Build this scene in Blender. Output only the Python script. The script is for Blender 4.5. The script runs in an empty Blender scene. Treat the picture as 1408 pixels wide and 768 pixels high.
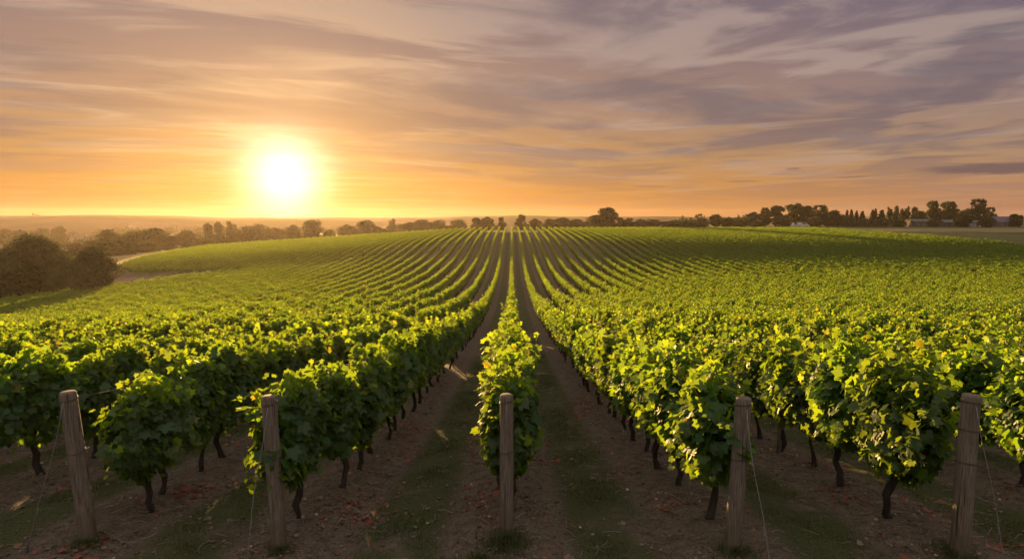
import bpy, math, random
import numpy as np
from math import radians as RAD

S = bpy.context.scene
COL = S.collection
R0 = np.random.RandomState

# ------------------------------------------------------------------ camera
W0, H0, F0 = 1408.0, 768.0, 850.0
PITCH = math.atan(84.0 / F0)
CAM = np.array([0.0, 0.0, 3.01])
cd = bpy.data.cameras.new("camera")
cd.sensor_width = 36.0
cd.lens = 36.0 * F0 / W0
cd.clip_start = 0.05
cd.clip_end = 20000
cam = bpy.data.objects.new("camera", cd)
COL.objects.link(cam)
cam.location = CAM
cam.rotation_euler = (math.pi / 2 - PITCH, 0, 0)
S.camera = cam

# ------------------------------------------------------------------ sun + exposure
SUN_AZ = RAD(-20.0)          # left of the rows
SUN_EL = RAD(3.6)
SD = (math.sin(SUN_AZ) * math.cos(SUN_EL), math.cos(SUN_AZ) * math.cos(SUN_EL), math.sin(SUN_EL))
GD = (math.sin(SUN_AZ) * math.cos(RAD(3.5)), math.cos(SUN_AZ) * math.cos(RAD(3.5)), math.sin(RAD(3.5)))   # centre of the veiled disc
ld = bpy.data.lights.new("sun", 'SUN')
ld.energy = 5.0
ld.angle = RAD(0.6)
ld.color = (1.0, 0.58, 0.22)
sun = bpy.data.objects.new("sun", ld)
COL.objects.link(sun)
sun.rotation_euler = (math.pi / 2 - SUN_EL, 0, math.pi - SUN_AZ)
S.view_settings.view_transform = 'Standard'
S.view_settings.look = 'None'
S.view_settings.exposure = 1.6
S.view_settings.gamma = 1.0
S.view_settings.use_curve_mapping = False
S.render.engine = 'CYCLES'
S.cycles.use_denoising = True
try:
    S.cycles.denoiser = 'OPENIMAGEDENOISE'
except Exception:
    pass
S.cycles.max_bounces = 5
S.cycles.diffuse_bounces = 3
S.cycles.glossy_bounces = 2
S.cycles.transmission_bounces = 3
S.cycles.volume_bounces = 0
S.cycles.sample_clamp_indirect = 4.0
S.cycles.sample_clamp_direct = 0.0


# ------------------------------------------------------------------ node helper
class NT:
    def __init__(self, tree):
        self.t = tree
        self.n = tree.nodes
        self.l = tree.links

    def new(self, typ, **kw):
        nd = self.n.new(typ)
        for k, v in kw.items():
            setattr(nd, k, v)
        return nd

    def put(self, sock, v):
        if v is None:
            return
        if hasattr(v, 'is_output'):
            self.l.new(v, sock)
        else:
            sock.default_value = v

    def m(self, op, a, b=None, c=None, clamp=False):
        nd = self.new('ShaderNodeMath', operation=op, use_clamp=clamp)
        self.put(nd.inputs[0], a)
        self.put(nd.inputs[1], b)
        self.put(nd.inputs[2], c)
        return nd.outputs[0]

    def vm(self, op, a, b=None):
        nd = self.new('ShaderNodeVectorMath', operation=op)
        self.put(nd.inputs[0], a)
        self.put(nd.inputs[1], b)
        return nd.outputs['Value'] if op in ('DOT_PRODUCT', 'LENGTH', 'DISTANCE') else nd.outputs[0]

    def ss(self, x, a, b, lo=0.0, hi=1.0):
        nd = self.new('ShaderNodeMapRange', interpolation_type='SMOOTHSTEP')
        self.put(nd.inputs[0], x)
        nd.inputs[1].default_value = a
        nd.inputs[2].default_value = b
        nd.inputs[3].default_value = lo
        nd.inputs[4].default_value = hi
        return nd.outputs[0]

    def mix(self, f, a, b, blend='MIX'):
        nd = self.new('ShaderNodeMix', data_type='RGBA', blend_type=blend)
        nd.clamp_factor = True
        self.put(nd.inputs[0], f)
        self.put(nd.inputs[6], a if hasattr(a, 'is_output') else (*a, 1)[:4])
        self.put(nd.inputs[7], b if hasattr(b, 'is_output') else (*b, 1)[:4])
        return nd.outputs[2]

    def ramp(self, f, stops, interp='LINEAR'):
        nd = self.new('ShaderNodeValToRGB')
        nd.color_ramp.interpolation = interp
        e = nd.color_ramp.elements
        while len(e) < len(stops):
            e.new(0.5)
        for el, (p, c) in zip(e, stops):
            el.position = p
            el.color = (*c, 1)
        self.put(nd.inputs[0], f)
        return nd.outputs[0]

    def comb(self, x, y, z):
        nd = self.new('ShaderNodeCombineXYZ')
        for i, v in enumerate((x, y, z)):
            self.put(nd.inputs[i], v)
        return nd.outputs[0]

    def sep(self, v):
        nd = self.new('ShaderNodeSeparateXYZ')
        self.put(nd.inputs[0], v)
        return nd.outputs

    def noise(self, v, scale, detail=4, rough=0.55, dist=0.0, dim='3D', lac=2.0):
        nd = self.new('ShaderNodeTexNoise', noise_dimensions=dim)
        self.put(nd.inputs['Vector'], v)
        nd.inputs['Scale'].default_value = scale
        nd.inputs['Detail'].default_value = detail
        nd.inputs['Roughness'].default_value = rough
        nd.inputs['Lacunarity'].default_value = lac
        nd.inputs['Distortion'].default_value = dist
        return nd.outputs['Fac']


# ------------------------------------------------------------------ sky (world)
wd = bpy.data.worlds.new("World")
S.world = wd
wd.use_nodes = True
wt = NT(wd.node_tree)
wt.n.clear()
g = wt.new('ShaderNodeTexCoord').outputs['Generated']
dirv = wt.vm('NORMALIZE', g)
dx, dy, dz = wt.sep(dirv)
elev = wt.m('MAXIMUM', dz, 0.0)
sund = wt.m('MAXIMUM', wt.vm('DOT_PRODUCT', dirv, GD), 0.0)
ang = wt.m('ARCCOSINE', wt.m('MINIMUM', sund, 0.99999))      # angle from the sun in radians
hl = wt.m('SQRT', wt.m('ADD', wt.m('MULTIPLY', dx, dx), wt.m('ADD', wt.m('MULTIPLY', dy, dy), 1e-5)))
hx = wt.m('DIVIDE', dx, hl)
hy = wt.m('DIVIDE', dy, hl)
haz = wt.m('ADD', wt.m('MULTIPLY', hx, math.sin(SUN_AZ)), wt.m('MULTIPLY', hy, math.cos(SUN_AZ)))
warm = wt.ss(haz, 0.45, 1.0)
e2 = wt.m('MULTIPLY', elev, 2.0)       # 0..0.5 sin elevation over the ramp
cool_r = wt.ramp(e2, [(0.0, (.56, .25, .13)), (0.08, (.60, .30, .155)), (0.18, (.50, .31, .205)),
                      (0.34, (.35, .235, .235)), (0.55, (.19, .145, .21)), (0.75, (.105, .115, .19)), (1.0, (.08, .095, .17))])
warm_r = wt.ramp(e2, [(0.0, (.74, .275, .05)), (0.08, (.74, .31, .06)), (0.18, (.60, .30, .115)),
                      (0.34, (.44, .255, .19)), (0.55, (.30, .20, .21)), (0.75, (.17, .155, .20)), (1.0, (.10, .11, .18))])
base = wt.mix(warm, cool_r, warm_r)
# clouds projected on a plane overhead
den = wt.m('ADD', elev, 0.055)
px = wt.m('DIVIDE', dx, den)
py = wt.m('DIVIDE', dy, den)


def streak(az, stretch, scale, seed, detail=6, rough=0.58, dist=0.35):
    ca, sa = math.cos(az), math.sin(az)
    along = wt.m('ADD', wt.m('MULTIPLY', px, sa), wt.m('MULTIPLY', py, ca))
    across = wt.m('SUBTRACT', wt.m('MULTIPLY', px, ca), wt.m('MULTIPLY', py, sa))
    v = wt.comb(wt.m('MULTIPLY', along, 1.0 / stretch), across, seed)
    return wt.noise(v, scale, detail, rough, dist)


side = wt.ss(dx, -0.10, 0.38)
na = streak(RAD(62), 2.2, 0.85, 6.1, 6, 0.54, 0.5)
nb = streak(RAD(-52), 1.4, 0.80, 9.2, 6, 0.54, 0.6)
nbroad = wt.m('ADD', wt.m('MULTIPLY', na, wt.m('SUBTRACT', 1.0, side)), wt.m('MULTIPLY', nb, side))
fa = streak(RAD(70), 2.8, 1.8, 17.0, 7, 0.56, 0.7)
fb = streak(RAD(-62), 1.9, 1.6, 23.0, 7, 0.56, 0.9)
nfine = wt.m('ADD', wt.m('MULTIPLY', fa, wt.m('SUBTRACT', 1.0, side)), wt.m('MULTIPLY', fb, side))
hmask = wt.ss(elev, 0.015, 0.14)
dark = wt.m('MULTIPLY', wt.ss(wt.m('ADD', wt.m('MULTIPLY', nbroad, 0.75), wt.m('MULTIPLY', nfine, 0.25)), 0.46, 0.56), wt.m('ADD', wt.m('MULTIPLY', hmask, 0.72), 0.22))
lite = wt.m('MULTIPLY', wt.ss(wt.m('ADD', wt.m('MULTIPLY', nfine, 0.7), wt.m('MULTIPLY', wt.m('SUBTRACT', 1.0, nbroad), 0.3)), 0.475, 0.585), wt.m('ADD', wt.m('MULTIPLY', hmask, 0.72), 0.25))
near_sun = wt.ss(ang, 0.06, 0.44, 1.0, 0.0)
darkc = wt.mix(near_sun, (.185, .132, .172), (.29, .155, .12))
darkc = wt.mix(wt.ss(elev, 0.10, 0.36, 0, 1), darkc, wt.mix(warm, (.115, .12, .19), (.20, .155, .185)))
litec = wt.mix(near_sun, (.60, .44, .38), (.98, .62, .33))
col = wt.mix(wt.m('MULTIPLY', lite, 0.62), base, litec)
col = wt.mix(wt.m('MULTIPLY', dark, 0.82), col, darkc)
# a few long thin low clouds (azimuth/elevation lenses)
azv = wt.m('ARCTAN2', dx, dy)
elv = wt.m('ARCSINE', dz)
wob = wt.noise(wt.comb(wt.m('MULTIPLY', azv, 14), wt.m('MULTIPLY', elv, 90), 0.0), 1.0, 5, 0.6)
for (a0, e0, wa, we, op) in [(37.8, 3.6, 5.6, .46, .95), (24.2, 4.1, .75, .12, .6), (12.6, 2.85, 2.2, .12, .45), (20.2, 3.15, 1.8, .12, .4),
                             (28.6, 3.3, 1.4, .1, .45), (34, 4.6, 3.0, .12, .3), (-33, 4.6, 3.5, .22, .35), (-40, 6.5, 5.0, .25, .3)]:
    u = wt.m('DIVIDE', wt.m('SUBTRACT', azv, RAD(a0)), RAD(wa))
    v = wt.m('DIVIDE', wt.m('ADD', wt.m('SUBTRACT', elv, RAD(e0)), wt.m('MULTIPLY', wt.m('SUBTRACT', wob, 0.5), RAD(we * 2.0))), RAD(we))
    r2 = wt.m('ADD', wt.m('MULTIPLY', u, u), wt.m('MULTIPLY', v, v))
    k = wt.m('MULTIPLY', wt.ss(r2, 0.15, 1.0, 1.0, 0.0), op)
    col = wt.mix(k, col, wt.mix(near_sun, (.20, .125, .135), (.62, .33, .16)))
# aureole of the low sun behind thin cloud
gl = wt.m('MULTIPLY', wt.m('EXPONENT', wt.m('MULTIPLY', wt.m('POWER', wt.m('DIVIDE', ang, 0.050), 2.0), -1.0)), 1.9)
g2 = wt.m('MULTIPLY', wt.m('EXPONENT', wt.m('DIVIDE', ang, -0.10)), wt.m('MULTIPLY_ADD', nfine, 0.7, -0.03))
g3 = wt.m('MULTIPLY', wt.m('EXPONENT', wt.m('DIVIDE', ang, -0.20)), 0.10)


def scol(f, c):
    nd = wt.new('ShaderNodeVectorMath', operation='SCALE')
    nd.inputs[0].default_value = c
    wt.put(nd.inputs[3], f)
    return nd.outputs[0]


glow = wt.vm('ADD', wt.vm('ADD', scol(gl, (1.0, .88, .70)), scol(g2, (1.0, .74, .42))), scol(g3, (1.0, .68, .36)))
# physical sky underneath
sk = wt.new('ShaderNodeTexSky', sky_type='NISHITA')
sk.sun_disc = False
sk.sun_elevation = SUN_EL
sk.sun_rotation = SUN_AZ
sk.air_density = 1.2
sk.dust_density = 2.5
skc = wt.new('ShaderNodeVectorMath', operation='SCALE')
wt.put(skc.inputs[0], sk.outputs[0])
skc.inputs[3].default_value = 0.02
# sky overhead and behind the camera, out of view, brightened as added fill light
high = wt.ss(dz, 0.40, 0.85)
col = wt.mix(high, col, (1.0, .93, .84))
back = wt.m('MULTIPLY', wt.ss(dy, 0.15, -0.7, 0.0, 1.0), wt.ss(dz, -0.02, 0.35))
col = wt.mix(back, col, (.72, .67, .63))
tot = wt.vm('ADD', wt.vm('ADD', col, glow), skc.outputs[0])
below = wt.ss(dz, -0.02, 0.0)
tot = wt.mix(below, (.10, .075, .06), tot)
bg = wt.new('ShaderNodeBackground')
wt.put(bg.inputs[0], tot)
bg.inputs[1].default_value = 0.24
wo = wt.new('ShaderNodeOutputWorld')
wt.l.new(bg.outputs[0], wo.inputs[0])
wd.cycles.sampling_method = 'MANUAL'
wd.cycles.sample_map_resolution = 1024


# ------------------------------------------------------------------ mesh + object helpers
def mesh_np(name, V, faces, mats, cols=None, smooth=True):
    """V (n,3); faces: list of (array (m,k), material index); cols (n,3) per vertex."""
    me = bpy.data.meshes.new(name)
    V = np.asarray(V, dtype=np.float32)
    me.vertices.add(len(V))
    me.vertices.foreach_set('co', V.ravel())
    faces = [(np.asarray(f, dtype=np.int32), mi) for f, mi in faces if len(f)]
    nl = sum(f.size for f, _ in faces)
    npoly = sum(len(f) for f, _ in faces)
    me.loops.add(nl)
    me.polygons.add(npoly)
    li = np.concatenate([f.ravel() for f, _ in faces])
    tot_ = np.concatenate([np.full(len(f), f.shape[1], np.int32) for f, _ in faces])
    st = np.concatenate([[0], np.cumsum(tot_)[:-1]]).astype(np.int32)
    me.loops.foreach_set('vertex_index', li)
    me.polygons.foreach_set('loop_start', st)
    me.polygons.foreach_set('loop_total', tot_)
    me.polygons.foreach_set('material_index', np.concatenate([np.full(len(f), mi, np.int32) for f, mi in faces]))
    me.polygons.foreach_set('use_smooth', np.full(npoly, smooth, dtype=bool))
    for m_ in mats:
        me.materials.append(m_)
    if cols is not None:
        a = me.color_attributes.new('tint', 'FLOAT_COLOR', 'POINT')
        c4 = np.ones((len(V), 4), np.float32)
        c4[:, :cols.shape[1]] = cols
        a.data.foreach_set('color', c4.ravel())
    me.update(calc_edges=True)
    return me


class MB:
    """collects pieces into one mesh"""
    def __init__(self):
        self.V, self.F, self.C, self.n = [], [], [], 0

    def add(self, V, F, mi=0, col=None):
        V = np.asarray(V, float)
        for f in (F if isinstance(F, list) else [F]):
            f = np.asarray(f)
            if len(f):
                self.F.append((f + self.n, mi))
        self.V.append(V)
        c = np.ones((len(V), 3)) if col is None else (np.tile(col, (len(V), 1)) if np.ndim(col) == 1 else col)
        self.C.append(c)
        self.n += len(V)

    def tube(self, P, rad, seg=8, mi=0, col=None, cap=True):
        P = np.asarray(P, float)
        rad = np.broadcast_to(np.asarray(rad, float), (len(P),))
        T = np.gradient(P, axis=0)
        T /= np.linalg.norm(T, axis=1)[:, None] + 1e-9
        ref = np.array([1.0, 0, 0]) if abs(T[0][0]) < 0.8 else np.array([0, 1.0, 0])
        A = np.cross(T, ref)
        A /= np.linalg.norm(A, axis=1)[:, None] + 1e-9
        B = np.cross(T, A)
        th = np.arange(seg) / seg * 2 * np.pi
        V = P[:, None] + rad[:, None, None] * (np.cos(th)[None, :, None] * A[:, None] + np.sin(th)[None, :, None] * B[:, None])
        V = V.reshape(-1, 3)
        i = np.arange(len(P) - 1)[:, None] * seg
        j = np.arange(seg)[None]
        j2 = (j + 1) % seg
        F = np.stack([i + j, i + seg + j, i + seg + j2, i + j2], -1).reshape(-1, 4)
        Fs = [F]
        if cap:
            V = np.vstack([V, P[0], P[-1]])
            n = len(P) * seg
            jj = np.arange(seg)
            Fs.append(np.stack([np.full(seg, n), jj, (jj + 1) % seg], -1))
            Fs.append(np.stack([np.full(seg, n + 1), (len(P) - 1) * seg + (jj + 1) % seg, (len(P) - 1) * seg + jj], -1))
        self.add(V, Fs, mi, col)

    def box(self, c, s, mi=0, col=None, rot=0.0):
        v = np.array([[x, y, z] for z in (-.5, .5) for y in (-.5, .5) for x in (-.5, .5)]) * np.asarray(s, float)
        if rot:
            ca, sa = math.cos(rot), math.sin(rot)
            v = np.stack([v[:, 0] * ca - v[:, 1] * sa, v[:, 0] * sa + v[:, 1] * ca, v[:, 2]], -1)
        F = np.array([[0, 2, 3, 1], [4, 5, 7, 6], [0, 1, 5, 4], [2, 6, 7, 3], [0, 4, 6, 2], [1, 3, 7, 5]])
        self.add(v + np.asarray(c, float), F, mi, col)

    def mesh(self, name, mats, smooth=True):
        return mesh_np(name, np.vstack(self.V), self.F, mats, np.vstack(self.C), smooth)


def obj(name, me, parent=None, loc=(0, 0, 0), rz=0.0, sc=1.0):
    o = bpy.data.objects.new(name, me)
    COL.objects.link(o)
    o.location = loc
    o.rotation_euler = (0, 0, rz)
    if sc != 1.0:
        o.scale = (sc, sc, sc) if np.isscalar(sc) else sc
    if parent is not None:
        o.parent = parent
    return o


def tag(o, label=None, cat=None, group=None, kind=None):
    if label:
        o['label'] = label
    if cat:
        o['category'] = cat
    if group:
        o['group'] = group
    if kind:
        o['kind'] = kind
    return o


def thing(name, label, cat, loc, rz=0.0, group=None, sc=1.0):
    o = obj(name, None, None, loc, rz, sc)
    o.empty_display_size = 0.2
    return tag(o, label, cat, group)


# ------------------------------------------------------------------ materials
def new_mat(name):
    m_ = bpy.data.materials.new(name)
    m_.use_nodes = True
    t = NT(m_.node_tree)
    t.n.clear()
    out = t.new('ShaderNodeOutputMaterial')
    return m_, t, out


def leaf_mat(name, trans=0.5, tmul=(2.6, 2.2, 0.9), gloss=0.06, rough=0.42, glowc=None):
    m_, t, out = new_mat(name)
    a = t.new('ShaderNodeAttribute', attribute_name='tint')
    oi = t.new('ShaderNodeObjectInfo')
    h = t.new('ShaderNodeHueSaturation')
    t.put(h.inputs['Value'], t.m('MULTIPLY_ADD', oi.outputs['Random'], 0.35, 0.82))
    t.put(h.inputs['Hue'], t.m('MULTIPLY_ADD', oi.outputs['Random'], 0.016, 0.492))
    pz = t.new('ShaderNodeNewGeometry').outputs['Position']
    vig = t.m('ADD', t.m('MULTIPLY', t.noise(pz, .09, 3, .6), .6), t.m('MULTIPLY', t.noise(pz, 1.1, 2, .5), .4))
    t.put(h.inputs['Color'], t.mix(1.0, a.outputs['Color'], t.ramp(vig, [(.32, (.72, .80, .80)), (.5, (1, 1, 1)), (.68, (1.32, 1.18, 1.0))]), 'MULTIPLY'))
    d = t.new('ShaderNodeBsdfDiffuse')
    t.put(d.inputs[0], h.outputs[0])
    tr = t.new('ShaderNodeBsdfTranslucent')
    tc_ = t.mix(1.0, h.outputs[0], tmul, 'MULTIPLY')
    if glowc is not None:
        tc_ = t.mix(0.5, tc_, glowc)
    t.put(tr.inputs[0], tc_)
    mx = t.new('ShaderNodeMixShader')
    mx.inputs[0].default_value = trans
    t.l.new(d.outputs[0], mx.inputs[1])
    t.l.new(tr.outputs[0], mx.inputs[2])
    gs = t.new('ShaderNodeBsdfGlossy')
    gs.inputs['Roughness'].default_value = rough
    gs.inputs[0].default_value = (.8, .85, .75, 1)
    mx2 = t.new('ShaderNodeMixShader')
    mx2.inputs[0].default_value = gloss
    t.l.new(mx.outputs[0], mx2.inputs[1])
    t.l.new(gs.outputs[0], mx2.inputs[2])
    t.l.new(mx2.outputs[0], out.inputs[0])
    return m_


def simple_mat(name, c1, c2, scale=6.0, rough=0.8, bump=0.3, stretch=(1, 1, 1), spec=0.3, tint=False, metal=0.0):
    m_, t, out = new_mat(name)
    tc = t.new('ShaderNodeTexCoord').outputs['Object']
    v = t.vm('MULTIPLY', tc, stretch)
    n = t.noise(v, scale, 6, 0.6)
    c = t.mix(t.ss(n, 0.3, 0.7), c1, c2)
    if tint:
        a = t.new('ShaderNodeAttribute', attribute_name='tint')
        c = t.mix(1.0, c, a.outputs['Color'], 'MULTIPLY')
    p = t.new('ShaderNodeBsdfPrincipled')
    t.put(p.inputs['Base Color'], c)
    p.inputs['Roughness'].default_value = rough
    p.inputs['Metallic'].default_value = metal
    p.inputs['Specular IOR Level'].default_value = spec
    if bump:
        b = t.new('ShaderNodeBump')
        b.inputs['Strength'].default_value = bump
        b.inputs['Distance'].default_value = 0.02
        t.put(b.inputs['Height'], n)
        t.l.new(b.outputs[0], p.inputs['Normal'])
    t.l.new(p.outputs[0], out.inputs[0])
    return m_


M_vine = leaf_mat('vine_leaf', 0.55, (4.2, 4.2, 1.0), gloss=.03, glowc=(.39, .42, .022))
M_tree = leaf_mat('tree_leaf', 0.30, (1.6, 1.4, .8), 0.03, 0.5)
M_grass = leaf_mat('grass_blade', 0.4, (1.5, 1.4, .8), 0.03, 0.5)
M_dry = leaf_mat('dry_leaf', 0.3, (1.6, 1.2, .9), 0.05, 0.5)
M_bark = simple_mat('vine_bark', (.018, .013, .010), (.055, .040, .030), 18, 0.9, 0.9, (1, 1, .25))
M_tbark = simple_mat('tree_bark', (.03, .024, .018), (.07, .055, .04), 6, 0.9, 0.6, (1, 1, .3))
M_wire = simple_mat('galvanised_wire', (.22, .21, .20), (.34, .32, .30), 40, 0.45, 0.0, metal=0.6)
M_rust = simple_mat('rusted_wire', (.08, .065, .055), (.16, .12, .09), 40, 0.6, 0.0, metal=0.4)
M_wall = simple_mat('rendered_wall', (.09, .08, .075), (.12, .11, .10), 2, 0.9, 0.1)
M_roof = simple_mat('roof_tiles', (.16, .10, .09), (.24, .15, .12), 3, 0.85, 0.2)
M_slate = simple_mat('slate_roof', (.08, .07, .11), (.11, .10, .15), 3, 0.7, 0.2)
M_sheet = simple_mat('sheet_roof', (.06, .065, .07), (.09, .095, .10), 2, 0.6, 0.1)
M_glass = simple_mat('dark_glass', (.02, .025, .03), (.04, .045, .05), 2, 0.12, 0.0, spec=0.8)
M_white = simple_mat('white_paint', (.45, .45, .45), (.52, .52, .52), 2, 0.3, 0.0, spec=0.5)
M_tyre = simple_mat('rubber', (.015, .015, .015), (.03, .03, .03), 5, 0.8, 0.0)


def post_mat():
    m_, t, out = new_mat('weathered_post_wood')
    tc = t.new('ShaderNodeTexCoord').outputs['Object']
    x, y, z = t.sep(tc)
    v = t.vm('MULTIPLY', tc, (1, 1, .06))
    fib = t.noise(v, 90, 6, 0.65)
    mott = t.noise(t.vm('MULTIPLY', tc, (1, 1, .35)), 9, 5, 0.6)
    c = t.mix(t.ss(fib, .3, .7), (.105, .076, .056), (.255, .198, .150))
    c = t.mix(t.m('MULTIPLY', t.ss(mott, .45, .75), .55), c, (.16, .135, .115))
    crack = t.ss(t.noise(t.vm('MULTIPLY', tc, (1, 1, .03)), 42, 2, 0.5), .30, .36, 1.0, 0.0)
    c = t.mix(t.m('MULTIPLY', crack, .8), c, (.03, .024, .02))
    stain = t.m('MULTIPLY', t.ss(t.m('ADD', z, t.m('MULTIPLY', t.m('SUBTRACT', mott, .5), .5)), .0, .38, 1, 0), .6)
    c = t.mix(stain, c, (.085, .062, .03))
    p = t.new('ShaderNodeBsdfPrincipled')
    t.put(p.inputs['Base Color'], c)
    p.inputs['Roughness'].default_value = .85
    p.inputs['Specular IOR Level'].default_value = .25
    b = t.new('ShaderNodeBump')
    b.inputs['Strength'].default_value = .8
    b.inputs['Distance'].default_value = .012
    t.put(b.inputs['Height'], t.m('SUBTRACT', fib, crack))
    t.l.new(b.outputs[0], p.inputs['Normal'])
    t.l.new(p.outputs[0], out.inputs[0])
    return m_


M_post = post_mat()

# ------------------------------------------------------------------ terrain
SP = 2.02          # row spacing
X0 = -0.05         # centre row
PY = np.array([-400, -60, 0, 5.5, 8, 10.3, 15.9, 26.7, 40, 60, 84, 110, 143, 175, 205, 225, 300, 420, 700, 9000.])
PZ = np.array([1.0, .4, .08, 0, -.34, -.70, -1.43, -2.62, -3.88, -5.20, -5.70, -5.10, -2.85, -1.80, -1.20, -1.35, -4.0, -6.5, -8, -8])


def pchip(x, y):
    h = np.diff(x)
    d = np.diff(y) / h
    m_ = np.zeros_like(y)
    for i in range(1, len(x) - 1):
        if d[i - 1] * d[i] > 0:
            w1, w2 = 2 * h[i] + h[i - 1], h[i] + 2 * h[i - 1]
            m_[i] = (w1 + w2) / (w1 / d[i - 1] + w2 / d[i])
    m_[0], m_[-1] = d[0], d[-1]

    def f(q):
        q = np.asarray(q, float)
        i = np.clip(np.searchsorted(x, q) - 1, 0, len(x) - 2)
        t = np.clip((q - x[i]) / h[i], 0, 1)
        return ((2 * t**3 - 3 * t**2 + 1) * y[i] + (t**3 - 2 * t**2 + t) * h[i] * m_[i]
                + (-2 * t**3 + 3 * t**2) * y[i + 1] + (t**3 - t**2) * h[i] * m_[i + 1])
    return f


prof = pchip(PY, PZ)


def sst(x, a, b):
    t = np.clip((np.asarray(x, float) - a) / (b - a), 0, 1)
    return t * t * (3 - 2 * t)


def height(x, y):
    x = np.asarray(x, float)
    y = np.asarray(y, float)
    z = prof(y)
    left = .065 * 5 * np.log1p(np.exp(np.clip((-x - 14) / 5, -30, 30)))
    z = z - left
    mr = sst(x, 15, 120) * sst(y, 195, 240)
    z = z * (1 - mr) + (-.75) * mr
    z = np.where(z < -9, -9 - 6 * np.tanh((-9 - z) / 6), z)      # valley floor at -15
    r = np.hypot(x, y)
    far = sst(r, 380, 800)
    plain = -13 + 2.6 * np.sin(x * .0041 + 1.3) * np.cos(y * .0036 + .4) + 1.6 * np.sin(x * .011 + y * .007)
    rr = np.hypot(x, y * 1.0)
    bear = np.arctan2(x, y)
    crest = 6.2 + 2.0 * np.sin(bear * 9 + .9) * np.exp(-((bear + .25) / .5)**2) + 0.7 * np.sin(bear * 23 + 2) + .3 * np.sin(bear * 61) - 1.5 * sst(bear, .0, .5)
    hills = sst(rr, 740, 1060)
    ridge2 = sst(rr, 520, 620) * (1 - sst(rr, 640, 740)) * (1.8 + 1.2 * np.sin(bear * 14 + 1)) * sst(-bear, .05, .35)
    plain = plain * (1 - hills) + crest * hills + ridge2
    z = z * (1 - far) + plain * far
    return z


def micro(x, y):
    ph = (x - X0) / SP
    d = np.abs(ph - np.round(ph)) * SP
    near = (1 - sst(np.hypot(x, y - 6), 16, 40))
    berm = .055 * np.exp(-(d / .33)**2) - .035 * np.exp(-((d - .58) / .15)**2)
    n = (np.sin(x * 7.1 + 1.7 * np.sin(y * 2.3)) * np.sin(y * 6.3 + 1.3 * np.sin(x * 3.1)) * .010
         + np.sin(x * 2.3 + y * 1.1) * np.sin(y * 1.7 - x * .6) * .022
         + np.sin(x * 19 + 2 * np.sin(y * 7)) * np.sin(y * 17 + 2 * np.sin(x * 5)) * .006)
    return (berm + n) * near


def gz(x, y):
    return height(x, y) + micro(np.asarray(x, float), np.asarray(y, float))


def axis_pts(core_lo, core_hi, step, lo, hi, grow):
    p = list(np.arange(core_lo, core_hi + 1e-6, step))
    s = step
    while p[-1] < hi:
        s = min(s * grow, 260)
        p.append(p[-1] + s)
    s = step
    q = [core_lo]
    while q[-1] > lo:
        s = min(s * grow, 260)
        q.append(q[-1] - s)
    return np.array(q[:0:-1] + p)


gx = axis_pts(-7, 7, .085, -1700, 1700, 1.045)
gy = axis_pts(3.2, 13, .085, -120, 1400, 1.028)
GX, GY = np.meshgrid(gx, gy)
GZ = gz(GX, GY)
nx, ny = len(gx), len(gy)
V = np.stack([GX.ravel(), GY.ravel(), GZ.ravel()], -1)
ii = (np.arange(ny - 1)[:, None] * nx + np.arange(nx - 1)[None]).ravel()
Fg = np.stack([ii, ii + 1, ii + nx + 1, ii + nx], -1)

# land use
LB = [(-2, -70), (60, -72), (88, -73.5), (104, -63), (116, -56)]


def left_near(y):
    return np.interp(y, [0, 60, 88, 104, 111, 115.5], [-95, -92, -74, -63, -56, -48])


def left_lobe(y):
    return np.interp(y, [114, 118, 122, 135, 155, 180, 200, 208], [-50, -64, -76, -86, -93, -98, -97, -94])


def right_edge(y):
    return np.interp(y, [0, 60, 132, 205], [150, 122, 108, 100])


def in_vineyard(x, y):
    far_edge = 206 - .0006 * np.minimum(x, 0)**2 * 0.6
    a = (y > 5.0) & (y < 113) & (x > left_near(y)) & (x < right_edge(y))
    b = (y >= 113) & (y < far_edge) & (x > left_lobe(y)) & (x < right_edge(y))
    # the lobe's front edge leaves the track open on the left
    gap = (x < -46) & (y > 88) & (y < np.interp(x, [-90, -76, -64, -50], [130, 121, 117.5, 114])) & (x < left_near(y) + 0 * y)
    return (a | b) & ~gap


VY = in_vineyard(GX, GY).astype(float).ravel()
lx, ly = GX.ravel(), GY.ravel()
land = np.tile([.055, .075, .022], (len(V), 1))
nz = .5 + .5 * np.sin(lx * .013 + 2 * np.sin(ly * .009)) * np.sin(ly * .011 + lx * .004)
land = land * (1 - .35 * nz[:, None]) + np.array([.12, .10, .04]) * (.35 * nz[:, None])
patch = np.sin(np.floor(lx / 95 + ly * .001) * 12.9 + np.floor(ly / 130) * 78.2) * 437.5
patch = patch - np.floor(patch)
farm = (np.hypot(lx, ly) > 320)
land = np.where((farm & (patch > .62))[:, None], [.26, .19, .09], land)
land = np.where((farm & (patch < .2))[:, None], [.15, .10, .065], land)
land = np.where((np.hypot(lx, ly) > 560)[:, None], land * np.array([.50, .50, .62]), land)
wheat = (lx > 128) & (ly > 203 - (lx - 128) * .30) & (ly < 236)
land = np.where(((lx > 95) & (ly < 215))[:, None], [.030, .052, .014], land)
land = np.where(wheat[:, None], [.24, .18, .085], land)
track = (lx < -40) & (lx > -130) & (ly > 90) & (ly < 135)
land = np.where((track & (VY < .5))[:, None], [.22, .145, .095], land)
stub = (lx < -86) & (ly > 135) & (ly < 215) & (lx > -128)
land = np.where((stub & (VY < .5))[:, None], [.38, .27, .11], land)


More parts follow.
